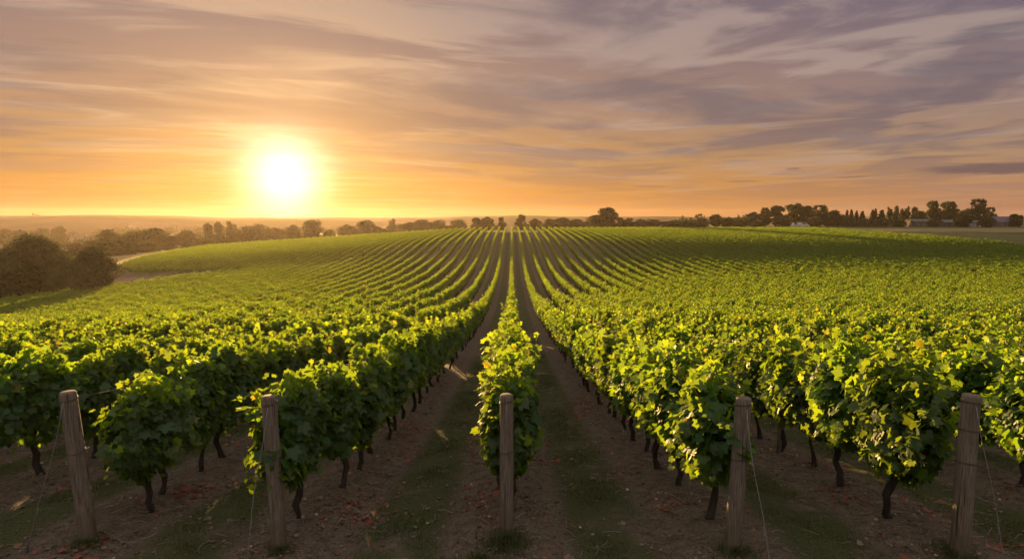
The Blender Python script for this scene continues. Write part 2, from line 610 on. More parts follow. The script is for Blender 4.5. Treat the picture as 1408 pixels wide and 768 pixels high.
def ground_mat():
    m_, t, out = new_mat('earth')
    pos = t.new('ShaderNodeNewGeometry').outputs['Position']
    x, y, z = t.sep(pos)
    at = t.new('ShaderNodeAttribute', attribute_name='tint')
    ph = t.m('DIVIDE', t.m('SUBTRACT', x, X0), SP)
    d = t.m('MULTIPLY', t.m('ABSOLUTE', t.m('SUBTRACT', ph, t.m('ROUND', ph))), SP)   # distance from the row
    p2 = t.comb(x, y, 0.0)
    n1 = t.noise(p2, 1.3, 5, .6)
    n2 = t.noise(p2, 7.0, 6, .65)
    n3 = t.noise(p2, 38.0, 5, .7)
    soil = t.mix(t.ss(n2, .3, .7), (.088, .064, .046), (.210, .155, .115))
    soil = t.mix(t.m('MULTIPLY', t.ss(n1, .45, .7), .5), soil, (.195, .15, .11))
    soil = t.mix(t.m('MULTIPLY', t.ss(n3, .52, .66), .75), soil, (.34, .25, .19))
    soil = t.mix(t.m('MULTIPLY', t.ss(n3, .33, .46, 1, 0), .8), soil, (.035, .025, .02))
    # red-brown fallen leaves mostly under the rows
    vo = t.new('ShaderNodeTexVoronoi', feature='F1')
    t.put(vo.inputs['Vector'], t.vm('ADD', p2, t.comb(t.m('MULTIPLY', n2, .05), t.m('MULTIPLY', n3, .04), 0.0)))
    vo.inputs['Scale'].default_value = 16
    rr = t.sep(vo.outputs['Color'])
    litm = t.m('MULTIPLY', t.ss(vo.outputs['Distance'], .20, .38, 1, 0), t.ss(t.m('ADD', rr[0], t.m('MULTIPLY', t.ss(d, .2, .85, 1, 0), .35)), .93, .97))
    litm = t.m('MULTIPLY', litm, t.ss(n1, .42, .58))
    soil = t.mix(t.m('MULTIPLY', litm, .85), soil, t.mix(rr[1], (.22, .06, .035), (.32, .22, .14)))
    gmask = t.m('MULTIPLY', t.ss(t.m('ADD', d, t.m('MULTIPLY', t.m('SUBTRACT', n2, .5), .5)), .50, .74), t.ss(t.m('ADD', n1, t.m('MULTIPLY', t.m('SUBTRACT', n3, .5), .5)), .28, .50))
    grass = t.mix(t.ss(n3, .35, .65), (.038, .050, .014), (.095, .105, .034))
    vin = t.mix(t.m('MULTIPLY', gmask, .85), soil, grass)
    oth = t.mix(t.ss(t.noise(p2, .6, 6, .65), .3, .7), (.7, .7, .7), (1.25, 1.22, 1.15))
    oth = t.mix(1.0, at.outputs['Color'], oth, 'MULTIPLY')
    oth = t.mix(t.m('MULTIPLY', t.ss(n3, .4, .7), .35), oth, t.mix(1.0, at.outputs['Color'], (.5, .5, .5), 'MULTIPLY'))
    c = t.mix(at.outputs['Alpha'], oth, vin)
    p = t.new('ShaderNodeBsdfPrincipled')
    t.put(p.inputs['Base Color'], c)
    p.inputs['Roughness'].default_value = .95
    p.inputs['Specular IOR Level'].default_value = .15
    b = t.new('ShaderNodeBump')
    b.inputs['Strength'].default_value = 1.0
    b.inputs['Distance'].default_value = .09
    t.put(b.inputs['Height'], t.m('ADD', t.m('MULTIPLY', n2, .7), t.m('ADD', t.m('MULTIPLY', n3, .45), t.m('MULTIPLY', litm, .2))))
    t.l.new(b.outputs[0], p.inputs['Normal'])
    t.l.new(p.outputs[0], out.inputs[0])
    return m_


M_ground = ground_mat()
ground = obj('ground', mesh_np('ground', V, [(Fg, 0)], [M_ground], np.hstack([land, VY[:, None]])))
tag(ground, 'rolling brown earth with grass strips between the vine rows and fields beyond', 'ground', kind='structure')


# ------------------------------------------------------------------ leaves
def lobed_leaf():
    """outline of a five-lobed vine leaf: tip along +Y, petiole at the origin"""
    half = [(0, 1.0), (12, .80), (20, .72), (30, .66), (40, .80), (50, .90), (60, .74), (72, .60), (86, .68), (100, .70), (118, .56), (140, .42), (164, .14)]
    half = [(0, 1.0), (14, .78), (27, .66), (42, .82), (53, .88), (70, .60), (92, .70), (112, .62), (140, .45)]
    pts = []
    for a, r in half:
        pts.append((math.sin(RAD(a)) * r, math.cos(RAD(a)) * r))
    right = pts
    left = [(-x, y) for x, y in pts[1:]][::-1]
    out = right + [(0.0, -0.06)] + left
    P = np.array([(0.0, .05)] + out)
    z = -.22 * np.abs(P[:, 0])**1.5 - .20 * np.clip(P[:, 1], 0, 2)**2 + .10 * np.abs(P[:, 0]) 
    P3 = np.stack([P[:, 0] * 1.0, P[:, 1] + .30, z], -1)
    P3[0, 2] += .03
    n = len(out)
    F = np.array([[0, 1 + i, 1 + (i + 1) % n] for i in range(n)])[:, ::-1]
    return P3, F


def mid_leaf():
    P3 = np.array([[0, 0.05, .04], [0, 1.3, -.25], [.62, .85, -.16], [.55, .12, -.05], [-.55, .12, -.05], [-.62, .85, -.16]])
    F = np.array([[0, 2, 1], [0, 3, 2], [0, 1, 5], [0, 5, 4]])
    return P3, F


def quad_leaf():
    P3 = np.array([[0, 0.0, 0], [.62, .6, -.15], [0, 1.25, -.2], [-.62, .6, -.15]])
    F = np.array([[0, 1, 2], [0, 2, 3]])
    return P3, F


def place_leaves(mb, tpl, P, T, N, s, cols, rs, mi=0):
    P3, F = tpl
    T = T / (np.linalg.norm(T, axis=1)[:, None] + 1e-9)
    N = N - T * (N * T).sum(1)[:, None]
    N = N / (np.linalg.norm(N, axis=1)[:, None] + 1e-9)
    X = np.cross(T, N)
    n, k = len(P), len(P3)
    asp = rs.uniform(.85, 1.12, (n, 1, 1))
    cur = rs.uniform(.3, 1.8, (n, 1, 1))
    w = rs.normal(0, .035, (n, k, 1))
    Vl = P[:, None] + s[:, None, None] * (P3[None, :, 0:1] * asp * X[:, None] + P3[None, :, 1:2] * T[:, None] + (P3[None, :, 2:3] * cur + w) * N[:, None])
    Fl = (F[None] + (np.arange(n) * k)[:, None, None]).reshape(-1, 3)
    mb.add(Vl.reshape(-1, 3), Fl, mi, np.repeat(cols, k, axis=0))


DARKG, MIDG, YOUNG, OLDG = np.array([.014, .052, .009]), np.array([.032, .098, .013]), np.array([.118, .180, .018]), np.array([.14, .11, .03])


STRAYS = []


def vine_leaf_data(rs, nsh, nleaf, nfill, size, wide=1.0, tall=1.0, spill=0.0, ncap=100):
    P, T, N, s, c = [], [], [], [], []
    for j in range(nsh):
        y0 = rs.uniform(-.44, .44)
        dome = 1 - .52 * (abs(y0) / .44)**2
        sd = 1 if j % 2 else -1
        p0 = np.array([rs.normal(0, .04), y0, .74 + rs.uniform(0, .12)])
        stray = rs.rand() < .12
        dyy = rs.normal(0, .14)
        if rs.rand() < .62 - spill:
            xe = sd * rs.uniform(.02, .34) * wide * dome
            top = (rs.uniform(1.32, 1.70) * tall - .10 * (abs(xe) / .34)) * (.40 + .60 * dome) + (rs.uniform(.08, .24) if stray else 0)
            xe = xe * (1.5 if stray else 1)
            p2 = np.array([xe, y0 + dyy, top])
            p1 = np.array([xe * rs.uniform(.3, .9), y0 + dyy * .4, .74 + (top - .74) * .65])
            up = True
            if stray:
                STRAYS.append((p0, p1, p2))
        else:
            xe = sd * rs.uniform(.26, .42) * wide * dome
            p2 = np.array([xe, y0 + dyy, rs.uniform(.46, .98)])
            p1 = np.array([xe * rs.uniform(.7, 1.1), y0 + dyy * .5, rs.uniform(1.15, 1.42) * tall])
            up = False
        tt = np.linspace(.08, 1, nleaf) + rs.normal(0, .015, nleaf)
        B = ((1 - tt)**2)[:, None] * p0 + (2 * tt * (1 - tt))[:, None] * p1 + (tt**2)[:, None] * p2
        alt = np.where(np.arange(nleaf) % 2, 1, -1)
        az = rs.uniform(-1, 1, nleaf) + (0 if sd > 0 else math.pi) + alt * .9
        o = np.stack([np.cos(az), np.sin(az), rs.uniform(-.3, .5, nleaf)], -1)
        pet = rs.uniform(.03, .10, nleaf)[:, None]
        P.append(B + o * pet)
        T.append(o * .7 + np.stack([rs.normal(0, .3, nleaf), rs.normal(0, .3, nleaf), -.75 + (tt * .7 if up else tt * .1) + rs.normal(0, .25, nleaf)], -1))
        N.append(o * .9 + np.stack([sd * .35 * np.ones(nleaf), rs.normal(0, .45, nleaf), .38 + rs.normal(0, .4, nleaf)], -1))
        yg = np.clip((tt - .72) / .28, 0, 1)
        s.append(size * rs.uniform(.62, 1.36, nleaf) * (1 - .50 * yg))
        k = rs.uniform(0, 1, nleaf)[:, None]
        cc = DARKG * (1 - k) + MIDG * k
        yy = (yg * rs.uniform(.4, 1, nleaf))[:, None]
        cc = cc * (1 - yy) + YOUNG * yy
        od = (rs.rand(nleaf) < .018)[:, None]
        c.append(np.where(od, OLDG, cc))
    n = nfill
    th = rs.uniform(0, 2 * np.pi, n)
    rad_ = rs.uniform(.45, 1.0, n)**.6
    X_ = np.sign(np.cos(th)) * np.abs(np.cos(th))**.7 * .33 * rad_ * wide
    Y_ = rs.uniform(-.47, .47, n)
    dm = 1 - .36 * (np.abs(Y_) / .44)**2
    X_ = X_ * dm
    Z_ = .97 + np.sin(th) * .51 * rad_ * tall * dm
    o = np.stack([np.cos(th) * .9, rs.normal(0, .45, n), np.sin(th) * .6 + .25], -1)
    P.append(np.stack([X_, Y_, Z_], -1))
    T.append(o * .6 + np.stack([np.zeros(n), np.zeros(n), -.75 * np.ones(n)], -1) + rs.normal(0, .2, (n, 3)))
    N.append(o + np.array([0, 0, .25]) + rs.normal(0, .35, (n, 3)))
    s.append(size * rs.uniform(.9, 1.3, n))
    k = rs.uniform(0, 1, n)[:, None]
    c.append(DARKG * (1 - k) + MIDG * k)
    # dense cap of small young leaves over the rounded top
    n = ncap
    a = rs.uniform(-1.15, 1.15, n)
    Y_ = rs.uniform(-.44, .44, n)
    dm = 1 - .30 * (np.abs(Y_) / .44)**2
    Z_ = (1.02 + np.cos(a) * .50 * tall) * (.35 + .65 * dm) * rs.uniform(.95, 1.03, n)
    P.append(np.stack([np.sin(a) * .33 * wide * dm, Y_, Z_], -1))
    o = np.stack([np.sin(a), rs.normal(0, .5, n), np.cos(a)], -1)
    T.append(o * .5 + rs.normal(0, .7, (n, 3)))
    N.append(o * .5 + rs.normal(0, .6, (n, 3)))
    s.append(size * rs.uniform(.40, .85, n))
    k = rs.uniform(0, 1, n)[:, None]
    c.append(MIDG * (1 - .75 * k) + YOUNG * .75 * k)
    return [np.concatenate(q) for q in (P, T, N, s, c)]


def trunk_mb(mb, rs, seg=8, mi=0, fine=True):
    n = 9 if fine else 4
    t = np.linspace(0, 1, n)
    wob = np.cumsum(rs.normal(0, .026, (n, 2)), axis=0)
    wob -= np.linspace(0, 1, n)[:, None] * wob[-1] * .8
    wob -= wob[0]
    lean = rs.normal(0, .03, 2)
    P = np.stack([wob[:, 0] + lean[0] * np.sin(t * 3), wob[:, 1] + lean[1] * np.sin(t * 3), -.08 + t * .86], -1)
    r = .032 * (1.25 - .45 * t) * (1 + rs.normal(0, (.17 if fine else .04), n))
    r[0] *= 1.25
    mb.tube(P, r, seg, mi)
    for sgn in (1, -1):
        q = np.linspace(0, 1, 6 if fine else 3)
        A = np.stack([P[-1, 0] + rs.normal(0, .012, len(q)), P[-1, 1] + sgn * q * .42, P[-1, 2] - .03 + .06 * q + rs.normal(0, .008, len(q))], -1)
        mb.tube(A, .026 * (1 - .45 * q), seg, mi)
    return P


# ------------------------------------------------------------------ near grapevines (things)
NVAR = 14
vine_meshes = []
LL = lobed_leaf()
for k in range(NVAR):
    rs = R0(100 + k)
    mb = MB()
    STRAYS.clear()
    data = vine_leaf_data(rs, 34, 20, 360, .096, rs.uniform(.60, .74), rs.uniform(.99, 1.09), rs.uniform(-.1, .12), ncap=190)
    place_leaves(mb, LL, *data, rs)
    # green shoot canes
    for (q0, q1, q2) in STRAYS:
        q = np.linspace(0, 1, 8)[:, None]
        mb.tube((1 - q)**2 * q0 + 2 * q * (1 - q) * q1 + q * q * q2, .0055 * (1.1 - .7 * q[:, 0]), 5, 0, np.array([.08, .085, .025]))
    for j in range(10):
        y0 = rs.uniform(-.46, .46)
        xe = rs.uniform(-.28, .28)
        q = np.linspace(0, 1, 6)
        mb.tube(np.stack([xe * q**1.5, y0 + rs.normal(0, .1) * q, .78 + q * rs.uniform(.55, .75)], -1), .005 * (1.1 - .6 * q), 5, 0, np.array([.07, .07, .02]))
    fol = mb.mesh('grapevine_foliage', [M_vine])
    tb = MB()
    trunk_mb(tb, rs)
    tr = tb.mesh('grapevine_trunk', [M_bark])
    vine_meshes.append((tr, fol))

POSTS = [  # x, y, top x, top z, radius
    (-3.99, 5.55, -4.08, 1.43, .073), (-2.13, 5.38, -2.165, 1.44, .069), (-.05, 5.56, -.05, 1.40, .064),
    (1.985, 5.32, 2.045, 1.44, .071), (3.95, 5.20, 3.96, 1.50, .076)]

rv = R0(5)
cand = []
STEP = .90
for i in range(-52, 80):
    xr = X0 + SP * i
    ys = np.arange(6.05 + rv.uniform(-.08, .08), 207, STEP)
    ys = ys + rv.normal(0, .05, len(ys))
    xs = xr + rv.normal(0, .03, len(ys))
    ok = in_vineyard(np.full(len(ys), xr), ys)
    if i in (-2, -1, 0, 1, 2):
        xs[0], ys[0] = {-2: (-3.86, 6.32), -1: (-2.20, 6.02), 0: (-.04, 6.22), 1: (1.97, 5.98), 2: (3.84, 5.98)}[i]
    for n_, (a, b) in enumerate(zip(xs, ys)):
        if ok[n_]:
            if rv.rand() < .012 and b > 12:
                continue      # a missing vine
            cand.append((i, n_, a, b))
CI = np.array([(c[0], c[1]) for c in cand])
CX = np.array([c[2] for c in cand])
CY = np.array([c[3] for c in cand])
CZ = gz(CX, CY)


def project(x, y, z):
    rel = np.stack([np.asarray(x) - CAM[0], np.asarray(y) - CAM[1], np.asarray(z) - CAM[2]], -1)
    c_, s_ = math.cos(PITCH), math.sin(PITCH)
    D = rel[..., 1] * c_ - rel[..., 2] * s_
    U = rel[..., 1] * s_ + rel[..., 2] * c_
    return W0 / 2 + F0 * rel[..., 0] / D, H0 / 2 - F0 * U / D, D


u_, v_, D_ = project(CX, CY, CZ + 1.1)
infr = (D_ > 1) & (u_ > -25) & (u_ < W0 + 25)
order = np.argsort(np.where(infr, D_, 1e9))
N_IND = 296
ind = set(order[:N_IND].tolist())

ORD = ['first', 'second', 'third', 'fourth', 'fifth', 'sixth', 'seventh', 'eighth', 'ninth', 'tenth', 'eleventh', 'twelfth', 'thirteenth',
       'fourteenth', 'fifteenth', 'sixteenth', 'seventeenth', 'eighteenth', 'nineteenth', 'twentieth', 'twenty-first', 'twenty-second',
       'twenty-third', 'twenty-fourth', 'twenty-fifth', 'twenty-sixth', 'twenty-seventh', 'twenty-eighth', 'twenty-ninth', 'thirtieth']


def row_name(i):
    if i == 0:
        return 'the centre row'
    w = 'left' if i < 0 else 'right'
    return f'the {ORD[abs(i) - 1]} row {w} of centre'


SPECIAL = {
    (0, 0): 'grapevine with bright yellow-green crown directly behind the middle wooden post',
    (-1, 0): 'first leafy grapevine behind the post on the first row left of the centre',
    (-2, 0): 'low spreading grapevine behind the leaning post at far left end of a row',
    (1, 0): 'first grapevine behind the post on the first row right of the centre, leaves sunlit',
    (2, 0): 'bushy grapevine beside the thick post at the far right, some curled brown leaves',
}
rv2 = R0(11)
for idx in sorted(ind, key=lambda q: D_[q]):
    i, n_ = int(CI[idx][0]), int(CI[idx][1])
    lab = SPECIAL.get((i, n_), f'{ORD[n_]} grapevine from the near end of {row_name(i)}')
    t = thing('grapevine', lab, 'grapevine', (CX[idx], CY[idx], CZ[idx]), 0.0, 'grapevines in the near part of the rows')
    k = int(rv2.randint(NVAR))
    flip = math.pi * rv2.randint(2) + rv2.normal(0, .12)
    t.rotation_euler = (0, 0, flip)
    s = rv2.uniform(.88, 1.08)
    t.scale = (s * rv2.uniform(.95, 1.08), s, s * rv2.uniform(.95, 1.05))
    obj('trunk', vine_meshes[k][0], t)
    obj('foliage', vine_meshes[k][1], t)

# ------------------------------------------------------------------ the rest of the vineyard (stuff, instanced)
PV, PF0, PF1, PC, PID = [], [], [], [], []
nbase = 0
NB, NC, NDD = 8, 6, 5
protos = []
for k in range(NB + NC + NDD):
    rs = R0(500 + k)
    mb = MB()
    if k < NB:
        data = vine_leaf_data(rs, 30, 15, 220, .080, rs.uniform(.55, .68), rs.uniform(.96, 1.05))
        place_leaves(mb, mid_leaf(), *data, rs)
        trunk_mb(mb, rs, 5, 1, False)
    elif k < NB + NC:
        data = vine_leaf_data(rs, 24, 10, 130, .095, rs.uniform(.48, .60), rs.uniform(.97, 1.04), ncap=60)
        place_leaves(mb, quad_leaf(), *data, rs)
        trunk_mb(mb, rs, 4, 1, False)
    else:
        data = vine_leaf_data(rs, 20, 8, 80, .105, rs.uniform(.42, .52), rs.uniform(.97, 1.04), ncap=40)
        place_leaves(mb, quad_leaf(), *data, rs)
    protos.append(mb)
    PV.append(np.vstack(mb.V))
    PC.append(np.vstack(mb.C))
    for f, mi in mb.F:
        if f.shape[1] == 3:
            PF0.append((f + nbase, mi))
        else:
            PF1.append((f + nbase, mi))
    PID.append(np.full(mb.n, k + 1))
    nbase += mb.n
rest = np.array([q for q in range(len(CX)) if q not in ind])
rs = R0(77)
Drest = np.hypot(CX[rest], CY[rest])
var = np.where(Drest < 48, rs.randint(0, NB, len(rest)), np.where(Drest < 105, NB + rs.randint(0, NC, len(rest)), NB + NC + rs.randint(0, NDD, len(rest))))
PV.append(np.stack([CX[rest], CY[rest], CZ[rest]], -1))
PC.append(np.ones((len(rest), 3)))
PID.append(-(var + 1))
allV = np.vstack(PV)
me = mesh_np('vineyard_rows', allV, PF0 + PF1, [M_vine, M_bark], np.vstack(PC))
a = me.attributes.new('pid', 'INT', 'POINT')
a.data.foreach_set('value', np.concatenate(PID).astype(np.int32))
rz = np.zeros(len(allV), np.float32)
rz[-len(rest):] = math.pi * rs.randint(0, 2, len(rest)) + rs.normal(0, .12, len(rest))
a = me.attributes.new('turn', 'FLOAT', 'POINT')
a.data.foreach_set('value', rz)
sc = np.ones((len(allV), 3), np.float32)
s1 = np.where(Drest < 60, rs.uniform(.84, 1.10, len(rest)), rs.uniform(.92, 1.04, len(rest)))
sc[-len(rest):] = np.stack([s1 * rs.uniform(.95, 1.1, len(rest)), s1, s1 * rs.uniform(.95, 1.05, len(rest)) * np.interp(Drest, [20, 70], [1.0, .92])], -1)
a = me.attributes.new('size', 'FLOAT_VECTOR', 'POINT')
a.data.foreach_set('vector', sc.ravel())
rows = obj('vineyard_rows', me)
tag(rows, 'unbroken mass of green vine rows filling the field behind the nearest grapevines', 'vineyard', kind='stuff')
ng = bpy.data.node_groups.new('vineyard_rows', 'GeometryNodeTree')
ng.interface.new_socket('Geometry', in_out='INPUT', socket_type='NodeSocketGeometry')
ng.interface.new_socket('Geometry', in_out='OUTPUT', socket_type='NodeSocketGeometry')
gi = ng.nodes.new('NodeGroupInput')
go = ng.nodes.new('NodeGroupOutput')
jn = ng.nodes.new('GeometryNodeJoinGeometry')


def named(nm, typ):
    nd = ng.nodes.new('GeometryNodeInputNamedAttribute')
    nd.data_type = typ
    nd.inputs['Name'].default_value = nm
    return nd.outputs['Attribute']


pid = named('pid', 'INT')
cx = ng.nodes.new('ShaderNodeCombineXYZ')
ng.links.new(named('turn', 'FLOAT'), cx.inputs[2])
e2r = ng.nodes.new('FunctionNodeEulerToRotation')
ng.links.new(cx.outputs[0], e2r.inputs[0])
szn = named('size', 'FLOAT_VECTOR')
for k in range(len(protos)):
    seps = []
    for val in (k + 1, -(k + 1)):
        cp = ng.nodes.new('FunctionNodeCompare')
        cp.data_type = 'INT'
        cp.operation = 'EQUAL'
        ins = [q for q in cp.inputs if q.type == 'INT']
        ng.links.new(pid, ins[0])
        ins[1].default_value = val
        sg = ng.nodes.new('GeometryNodeSeparateGeometry')
        sg.domain = 'POINT'
        ng.links.new(gi.outputs[0], sg.inputs[0])
        ng.links.new(cp.outputs[0], sg.inputs[1])
        seps.append(sg.outputs[0])
    iop = ng.nodes.new('GeometryNodeInstanceOnPoints')
    ng.links.new(seps[1], iop.inputs['Points'])
    ng.links.new(seps[0], iop.inputs['Instance'])
    ng.links.new(e2r.outputs[0], iop.inputs['Rotation'])
    ng.links.new(szn, iop.inputs['Scale'])
    ng.links.new(iop.outputs[0], jn.inputs[0])
ng.links.new(jn.outputs[0], go.inputs[0])
md = rows.modifiers.new('rows', 'NODES')
md.node_group = ng

# ------------------------------------------------------------------ posts, wires
PLAB = ['leaning grey wooden end post, leftmost of the five, guyed by a slack wire',
        'weathered wooden end post between the leftmost post and the middle post',
        'slim split wooden end post standing in the middle, vine right behind it',
        'round wooden end post just right of the middle post, guy wire on its right',
        'thick wooden end post at the far right, wrapped by a dark wire band']
for q, (x, y, tx, tz, r) in enumerate(POSTS):
    z0 = float(gz(x, y))
    rs = R0(40 + q)
    t = thing('wooden_post', PLAB[q], 'post', (x, y, z0), 0, 'wooden end posts of the near rows')
    mb = MB()
    n = 14
    hz = np.array([-.25, 0, .1, .25, .4, .55, .7, .85, 1.0, 1.15, 1.28, tz - z0 - .03, tz - z0 - .008, tz - z0])
    hz[2:11] = np.linspace(.1, tz - z0 - .12, 9)
    lean = (tx - x) / (tz - z0)
    rr = r * (1.03 - .08 * np.clip(hz / 1.4, 0, 1)) * (1 + rs.normal(0, .008, n))
    rr[-2] *= .96
    rr[-1] *= .84
    mb.tube(np.stack([lean * hz, .006 * np.sin(hz * 3 + q), hz], -1), rr, 20, 0)
    ob = obj('shaft', mb.mesh('post_shaft', [M_post]), t)
    bands = [.36, .93] if q != 4 else [.40, .62, .95]
    for bh in [tz - z0 - .07] + [f * (tz - z0) for f in ([.60] if q < 4 else [.58, .78])]:
        bb = MB()
        th = np.linspace(0, 2 * np.pi, 25)
        rb = r * (1.03 - .08 * bh / 1.4) + .002
        for off in (0, .008):
            bb.tube(np.stack([lean * bh + rb * np.cos(th), rb * np.sin(th) + .006 * math.sin(bh * 3 + q), bh + off + .012 * np.sin(th + q)], -1), .0028, 6, 0)
        obj('wire_band', bb.mesh('wire_band', [M_rust]), t)

sx_, sy_ = 3.90, 8.75
sz_ = float(gz(sx_, sy_))
mb = MB()
hs = np.linspace(-.2, 1.32, 8)
mb.tube(np.stack([.008 * np.sin(hs * 4), .01 * hs, hs], -1), .036 * (1 + .02 * np.sin(hs * 9)), 10, 0)
tag(obj('wooden_stake', mb.mesh('wooden_stake', [M_post]), None, (sx_, sy_, sz_)), 'slim straight stake among the dark trunks of the second row right of centre', 'stake')

# anchor wires from the post tops to the ground in front of the posts (each with its turnbuckle)
ANCH = [(-4.10, 4.55 + .75), (-2.22, 4.72), (-.045, 5.33), (2.12, 4.78), (3.98, 4.9)]
AN = [(-4.46, 5.40), (-2.31, 5.06), (-.052, 5.42), (2.16, 4.86), (4.15, 4.90)]
ALAB = ['thin slack guy wire running from the leftmost post down to the soil',
        'thin guy wire in front of the second post from the left',
        'pale wire stapled straight down the front of the middle post',
        'guy wire with a knotted splice beside the post right of the middle',
        'guy wire with a knotted splice beside the rightmost post']
for q, (ax, ay) in enumerate(AN):
    x, y, tx, tz, r = POSTS[q]
    z0 = float(gz(ax, ay))
    t = thing('guy_wire', ALAB[q], 'wire', (ax, ay, z0), 0, 'guy wires at the row ends')
    topz = tz - .09 - z0
    p0 = np.array([tx - ax, y - ay - r * .98, topz])
    if q == 2:
        p1 = np.array([x - ax, y - ay - r * 1.10, .02])
    else:
        p1 = np.array([0, 0, -.03])
    s = np.linspace(0, 1, 14)
    P = p0 + (p1 - p0) * s[:, None]
    if q != 2:
        P[:, 2] -= .03 * np.sin(s * np.pi)
        P[:, 0] += .012 * np.sin(s * 7 + q)
    mb = MB()
    mb.tube(P, .0036, 6, 0)
    obj('strand', mb.mesh('guy_strand', [M_wire]), t)
    kb = MB()
    kp = p0 + (p1 - p0) * (.70 if q != 2 else .62)
    dirk = (p1 - p0) / np.linalg.norm(p1 - p0)
    h = np.linspace(-1, 1, 9)
    th = h * 14
    kb.tube(kp + dirk * (h * .045)[:, None] + np.stack([np.cos(th), np.sin(th), 0 * th], -1) * .006 - np.array([0, 0, .03 * math.sin(.7 * math.pi) if q != 2 else 0]), .0045, 6, 0)
    obj('splice', kb.mesh('guy_splice', [M_wire]), t)
    if q != 2:
        sb = MB()
        sb.tube([[0, 0, -.12], [.005, .01, .05], [.012, .02, .11]], [.012, .011, .009], 7, 0)
        obj('anchor_rod', sb.mesh('anchor_rod', [M_rust]), t)

# trellis wires
for q in range(5):
    x, y, tx, tz, r = POSTS[q]
    i = q - 2
    xr = X0 + SP * i
    ys = np.concatenate([[y + r * .9], np.arange(6.0, 46, 1.1)])
    xs = np.concatenate([[tx], np.full(len(ys) - 1, xr)])
    zz = height(xs, ys) + (1.36 if q < 3 else 1.57) + .012 * np.sin(ys * 2.1)
    zz[0] = tz - .07
    t = MB()
    t.tube(np.stack([xs, ys, zz], -1), (.0042 if q < 3 else .0032), 5, 0)
    o = obj('trellis_wire', t.mesh('trellis_wire', [M_rust]))
    tag(o, ['rust coloured top trellis wire leaving the leftmost post', 'top trellis wire running back from the second post from the left',
            'top trellis wire above the centre row behind the middle post', 'taut top trellis wire reaching the post right of the middle',
            'taut top trellis wire reaching the rightmost post'][q], 'wire', 'trellis wires along the rows')
# second wires on the right-hand rows, slightly above the leaves
# ------------------------------------------------------------------ litter and grass (stuff)
rs = R0(9)
n = 42000
yy = 3.4 + 22 * rs.rand(n)**1.7
ri = rs.randint(-6, 7, n)
xx = X0 + SP * ri + rs.choice([-1, 1], n) * np.abs(rs.normal(0, .42, n))
clump = np.sin(xx * 2.1 + 3 * np.sin(yy * .9)) * np.sin(yy * 1.6 + xx) + rs.normal(0, .35, n)
keep = clump > -.05
xx, yy = xx[keep], yy[keep]
n = len(xx)
nc = 130
cyy = 3.6 + 17 * rs.rand(nc)**1.5
cxx = X0 + SP * rs.randint(-4, 5, nc) + rs.choice([-1, 1], nc) * rs.uniform(.15, .6, nc)
kx = rs.randint(0, nc, 5200)
xx = np.concatenate([xx, cxx[kx] + rs.normal(0, .16, 5200)])
yy = np.concatenate([yy, cyy[kx] + rs.normal(0, .22, 5200)])
nr = n
n = len(xx)
P = np.stack([xx, yy, gz(xx, yy) + rs.uniform(.008, .03, n)], -1)
az = rs.uniform(0, 2 * np.pi, n)
T = np.stack([np.cos(az), np.sin(az), rs.normal(0, .25, n)], -1)
N = np.stack([rs.normal(0, .35, n), rs.normal(0, .35, n), np.ones(n)], -1)
pick = rs.rand(n)[:, None]
pick[nr:] *= .55
cc = np.where(pick < .42, [.26, .055, .035], np.where(pick < .75, [.22, .11, .06], np.where(pick < .93, [.32, .22, .15], [.46, .36, .28])))
cc = cc * rs.uniform(.6, 1.2, (n, 1))
mb = MB()
place_leaves(mb, mid_leaf(), P, T, N, rs.uniform(.009, .030, n) * (1 + .7 * (rs.rand(n) < .08)) * (1 + .45 * (np.arange(n) >= nr)), cc, rs)
o = obj('fallen_leaves', mb.mesh('fallen_leaves', [M_dry]))
tag(o, 'reddish brown fallen leaves scattered on the soil under the rows', 'fallen leaves', kind='stuff')

n = 9000
yy = 3.4 + 16 * rs.rand(n)**1.6
xx = X0 + SP * rs.randint(-5, 6, n) + rs.normal(0, .5, n)
mb = MB()
for a_, b_ in zip(xx, yy):
    L = rs.uniform(.04, .22)
    q = rs.uniform(0, 2 * np.pi)
    z = float(gz(a_, b_)) + .012
    P = np.array([[a_, b_, z], [a_ + L * .5 * math.cos(q) + rs.normal(0, .01), b_ + L * .5 * math.sin(q), z + rs.uniform(0, .02)], [a_ + L * math.cos(q + .2), b_ + L * math.sin(q + .2), z + rs.uniform(-.01, .015)]])
    k = rs.uniform(.5, 1.2)
    mb.tube(P, rs.uniform(.0018, .0042), 4, 0, np.array([.26, .20, .15]) * k, cap=False)
o = obj('pruned_twigs', mb.mesh('pruned_twigs', [M_dry]))
tag(o, 'dry twigs and straw lying on the soil between the rows', 'twigs', kind='stuff')


def blades(xs, ys, h, rs, col_lo, col_hi):
    n = len(xs)
    z = gz(xs, ys) - .005
    az = rs.uniform(0, 2 * np.pi, n)
    w = rs.uniform(.002, .0045, n) * (h / .08)**.5
    wx, wy = np.cos(az) * w, np.sin(az) * w
    bend = rs.uniform(.2, .9, n) * h
    bz = rs.uniform(0, 2 * np.pi, n)
    bx, by = np.cos(bz) * bend, np.sin(bz) * bend
    b0 = np.stack([xs - wx, ys - wy, z], -1)
    b1 = np.stack([xs + wx, ys + wy, z], -1)
    m0 = np.stack([xs - wx * .7 + bx * .35, ys - wy * .7 + by * .35, z + h * .62], -1)
    m1 = np.stack([xs + wx * .7 + bx * .35, ys + wy * .7 + by * .35, z + h * .62], -1)
    tp = np.stack([xs + bx, ys + by, z + h * .9], -1)
    Vb = np.stack([b0, b1, m1, m0, tp], 1).reshape(-1, 3)
    i = np.arange(n)[:, None] * 5
    k = rs.rand(n)[:, None]
    c = np.array(col_lo) * (1 - k) + np.array(col_hi) * k
    return Vb, [i + np.array([[0, 1, 2, 3]]), i + np.array([[3, 2, 4]])], np.repeat(c, 5, axis=0)


